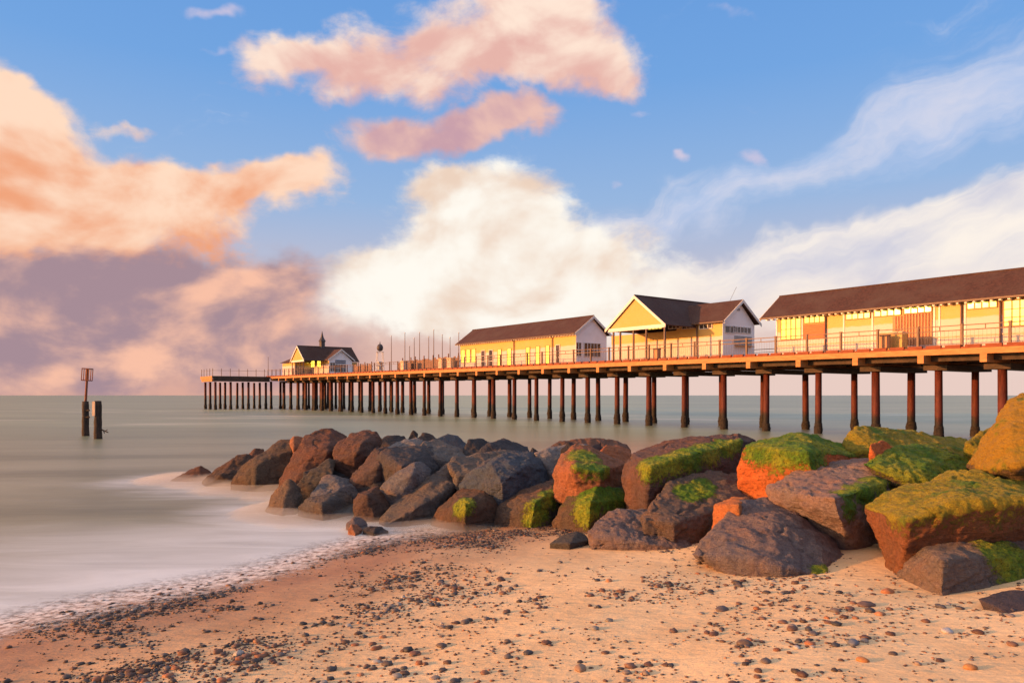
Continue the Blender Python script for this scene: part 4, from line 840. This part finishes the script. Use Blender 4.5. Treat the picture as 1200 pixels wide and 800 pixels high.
for px, lb_ in ((473.5, 'pale square plinth at the left end of the boarded windbreaks'), (518, 'pale square plinth in front of the thick flagpole'), (528.5, 'pale square plinth nearest to the long hall')):
    w = 2.6; t = T(px, w); o = empty('plinth', PP(t, w, 0), lb_, 'plinth', 'pale plinths on the pier'); m = MB(); PB(m, t-.4, t+.4, w-.3, w+.3, 0, 1.35); m.build('plinth_body', M['paletimber'], o); m = MB(); PB(m, t-.46, t+.46, w-.36, w+.36, 1.351, 1.5); m.build('plinth_cap', M['paletimber'], o)

# ------------------------------------------------------------------ marker posts in the sea
Yb = FP*CH/(510.5-HY); b0 = at(100.2, 510.5, Yb)
bp = empty('beacon', b0, 'leaning beacon with a rusty cage topmark on a thick weedy post in the sea', 'beacon')
def rough_post(p, top, r, name, parent, lean=(0, 0)):
    m = MB(); n = 14; prof = []
    for i in range(13): f = i/12; z = -1.5+f*(top+1.5); prof.append((r*(1.22-.28*f+.10*noise.noise(Vector((i*.9, r*7, 3)))), z))
    m.lathe((p.x, p.y, 0), prof, n); o = m.build(name, M['weed'], parent, None, True)
    for v in o.data.vertices: d_ = noise.noise(v.co*2.7)*.12+noise.noise(v.co*8)*.05; v.co.x *= 1+d_; v.co.y *= 1+d_; v.co.x += lean[0]*v.co.z; 
    return o
s_ = Yb/FP
pst = rough_post(b0, 40.5*s_, .185, 'post', bp)
m = MB()
for pz in (30, 22): m.tube((b0.x-.1, b0.y-.1, pz*s_), (b0.x+.33, b0.y-.15, pz*s_), .05, None, 6)
m.build('bolt', M['weed'], bp)
A = at(100.0, 471, Yb); B = at(102.6, 431.5, Yb); m = MB(); m.tube(A+Vector((0, 0, -.25)), B, .075, .065, 8); m.build('pole', M['rust'], bp)
ax = (B-A).normalized(); sx = Vector((1, 0, -ax.x/ax.z)).normalized(); sy = Vector((0, 1, 0)); m = MB()
cb = B-ax*.72; rr = .205
for lv in (cb, B-ax*.02):
    c4 = [lv+sx*a*rr+sy*b*rr for a, b in ((-1, -1), (1, -1), (1, 1), (-1, 1))]
    for i in range(4): m.tube(c4[i], c4[(i+1) % 4], .03, None, 6)
    m.tube(c4[0], c4[2], .022, None, 5); m.tube(c4[1], c4[3], .022, None, 5)
for a, b in ((-1, -1), (1, -1), (1, 1), (-1, 1), (-.4, -1), (.45, -1), (-.4, 1), (.45, 1)): m.tube(cb+sx*a*rr+sy*b*rr, B-ax*.02+sx*a*rr+sy*b*rr, .026, None, 6)
m.build('cage', M['rust'], bp)
Yc = FP*CH/(514-HY); c0 = at(114.8, 514, Yc); tp_ = empty('mooring_post', c0, 'squat weedy timber post in the sea beside the beacon, a snag at its foot', 'post')
s_ = Yc/FP
rough_post(c0, 44.5*s_, .19, 'post', tp_)
m = MB(); m.hexa([Vector((c0.x+dx_, c0.y+dy_, z_)) for z_ in (27*s_, 43.8*s_) for dx_, dy_ in ((-.2, -.22), (-.04, -.24), (-.04, -.1), (-.24, -.1))]); m.build('sheathing', M['paletimber'], tp_)
m = MB(); m.tube((c0.x+.1, c0.y-.05, 12*s_), (c0.x+.62, c0.y-.1, 7.6*s_), .05, .03, 6); m.tube((c0.x+.45, c0.y-.09, 9.2*s_), (c0.x+.6, c0.y-.1, 11*s_), .03, .015, 5); m.tube((c0.x+.36, c0.y-.09, 9.6*s_), (c0.x+.42, c0.y-.1, 6.4*s_), .03, .02, 5); m.build('snag', M['weed'], tp_)

# ------------------------------------------------------------------ pebbles
def ico(sub):
    bm = bmesh.new(); bmesh.ops.create_icosphere(bm, subdivisions=sub, radius=1); bm.verts.ensure_lookup_table()
    v = np.array([x.co[:] for x in bm.verts]); f = np.array([[q.index for q in p.verts] for p in bm.faces]); bm.free(); return v, f
IV, IF = ico(2); IV1, IF1 = ico(1)
def pebble_mat():
    a = Nd('pebble_stone'); v = a.obj(); at_ = a.attr('tint'); n = a.noise(v, 30, 4, .7)
    c = a.mix(a.math('MULTIPLY', a.sm(n, .35, .7), .5), at_.outputs['Color'], a.mix(1., at_.outputs['Color'], (.5, .48, .48), 'MULTIPLY'))
    a.set(Base_Color=c, Roughness=.6); a.p.inputs['Specular IOR Level'].default_value = .35; a.bump(n, .3, .008); return a.m
M['pebble'] = pebble_mat()
PAL = np.array([(.12, .06, .04), (.075, .055, .048), (.16, .085, .055), (.13, .10, .09), (.28, .11, .05), (.20, .15, .12), (.06, .055, .06), (.34, .16, .08), (.30, .27, .24), (.12, .07, .05)]); PWT = np.array([.22, .16, .16, .1, .07, .08, .1, .03, .03, .05])
def scatter():
    # candidates in beach coordinates: s = distance from the waterline, l = along it
    n = 230000; X = rng.uniform(-6.2, 8.5, n); Y = rng.uniform(3.6, 13.5, n); s = shore(X, Y)
    nz = np.array([noise.fractal(Vector((x*.55, y*.55, 1.)), 1., 2., 4) for x, y in zip(X, Y)]); nf = np.array([noise.noise(Vector((x*2.6, y*2.6, 7.))) for x, y in zip(X, Y)])
    def bl(px, py, rx, ry): 
        z = .3; Yc = FP*(CH-z)/(py-HY); Xc = (px-600)/FP*Yc; return np.exp(-((X-Xc)/rx)**2-((Y-Yc)/ry)**2)
    d = .05+.10*np.exp(-((s-5.5)/3.)**2)
    d += 1.6*np.exp(-((s-.35)/.42)**2)+.35*np.exp(-((s+.35)/.3)**2)                    # strand line by the wash
    d += .8*np.exp(-((s-1.9)/1.2)**2)*np.clip(.35+2.2*nz, 0, 1.6)
    d += .5*bl(420, 690, .9, .35)+.55*bl(620, 700, 1.1, .4)+.45*bl(760, 705, .7, .4)+.3*bl(250, 745, .9, .5)+.5*bl(190, 765, 1., .4)
    d += .22*np.clip(Y*-.35+2.6, 0, 1)
    d *= np.clip(.55+1.1*nz+.9*nf, .03, 1.8)
    d *= 1-.85*bl(640, 648, 1.6, .9)
    keep = (rng.uniform(0, 1, n) < d*.66) & (s > -.5) & (Y > 3.7)
    return X[keep], Y[keep], s[keep]
X, Y, s = scatter()
def pebbles(X, Y, s, lo, hi, pw, IV, IF, name):
    n = len(X); size = lo+(hi-lo)*rng.uniform(0, 1, n)**pw
    size *= np.where(s < 2.2, .82, .92)
    Z = beach(X, Y); nv = len(IV)
    ang = rng.uniform(0, 6.283, n); ex = rng.uniform(.8, 1.35, n); ez = rng.uniform(.38, .68, n); c, sn = np.cos(ang), np.sin(ang)
    base = np.repeat(IV[None], n, 0)*(1+.16*rng.standard_normal((n, nv, 1))*.8)
    px = base[..., 0]*(size*ex)[:, None]; py = base[..., 1]*size[:, None]; pz = base[..., 2]*(size*ez)[:, None]
    v = np.stack([px*c[:, None]-py*sn[:, None]+X[:, None], px*sn[:, None]+py*c[:, None]+Y[:, None], pz+(Z+size*ez*.35)[:, None]], -1).reshape(-1, 3)
    f = (IF[None]+(np.arange(n)*nv)[:, None, None]).reshape(-1, 3)
    me = bpy.data.meshes.new(name); me.vertices.add(len(v)); me.vertices.foreach_set('co', v.ravel()); me.loops.add(f.size); me.loops.foreach_set('vertex_index', f.ravel().astype(np.int32))
    me.polygons.add(len(f)); me.polygons.foreach_set('loop_start', np.arange(0, f.size, 3, dtype=np.int32)); me.update(calc_edges=True); me.polygons.foreach_set('use_smooth', np.ones(len(f), bool))
    col = PAL[rng.choice(len(PAL), n, p=PWT/PWT.sum())]*rng.uniform(.6, 1.25, (n, 1))*np.where(s < 3., .72, 1.05)[:, None]; col = np.concatenate([col, np.ones((n, 1))], 1)
    at_ = me.color_attributes.new('tint', 'FLOAT_COLOR', 'POINT'); at_.data.foreach_set('color', np.repeat(col, nv, 0).astype(np.float32).ravel())
    me.materials.append(M['pebble']); return link(bpy.data.objects.new(name, me))
big = rng.uniform(0, 1, len(X)) < .17
o = pebbles(X[big], Y[big], s[big], .017, .046, 2.6, IV, IF, 'shingle'); tag(o, 'loose brown and orange pebbles strewn over the beach', 'shingle', None, 'stuff')
o2 = pebbles(X[~big], Y[~big], s[~big], .006, .019, 1.7, IV1, IF1, 'gravel'); tag(o2, 'fine gravel scattered among the pebbles on the sand', 'gravel', None, 'stuff')
# a few stones that stand out
def pebble(px, py, r, col, label, flat=.6):
    Yp = 5.
    for _ in range(30): Yp = FP*(CH-float(beach((px-600)/FP*Yp, Yp)))/(py-HY)
    x = (px-600)/FP*Yp; z = float(beach(x, Yp)); me = bpy.data.meshes.new('pebble'); v, f = ico(3); off = Vector((px*.37, py*.11, 2))
    r *= Yp/FP; v = v*np.array([[1+.16*noise.noise(Vector(q)*1.3+off)+.05*noise.noise(Vector(q)*4+off)] for q in v])*np.array((1.2*r, .9*r, flat*r))
    me.from_pydata([tuple(q) for q in v], [], [tuple(map(int, q)) for q in f]); me.polygons.foreach_set('use_smooth', [True]*len(me.polygons)); me.materials.append(M['pebble'])
    at_ = me.color_attributes.new('tint', 'FLOAT_COLOR', 'POINT'); at_.data.foreach_set('color', np.tile(np.array(col+(1,), np.float32), len(v)))
    o = link(bpy.data.objects.new('pebble', me)); o.location = (x, Yp, z+.3*flat*r); o.rotation_euler = (0, 0, px); return tag(o, label, 'pebble', 'larger pebbles that stand out on the sand')
pebble(873, 755, 8, (.11, .075, .06), 'round dark brown pebble below the big front boulder, largest around it')
pebble(1110, 740, 7, (.42, .40, .40), 'pale grey pebble on the sand below the front square block', .5)
pebble(1040, 694, 6.5, (.36, .14, .06), 'orange pebble between the front boulder and the square block')
pebble(1015, 709, 9, (.13, .08, .065), 'flat brown pebble just below the orange one by the boulders', .4)
pebble(1000, 754, 7, (.12, .13, .16), 'blue grey pebble in the middle of the lower right sand')
pebble(1011, 774, 6, (.38, .16, .05), 'bright orange round pebble near the bottom edge')
pebble(1137, 783, 6.5, (.33, .16, .06), 'amber pebble near the bottom right corner', .7)
pebble(846, 714, 8, (.12, .085, .075), 'long dark pebble left of the middle of the right sand', .4)
pebble(680, 784, 7.5, (.26, .16, .10), 'tan and brown pebble at the bottom centre')
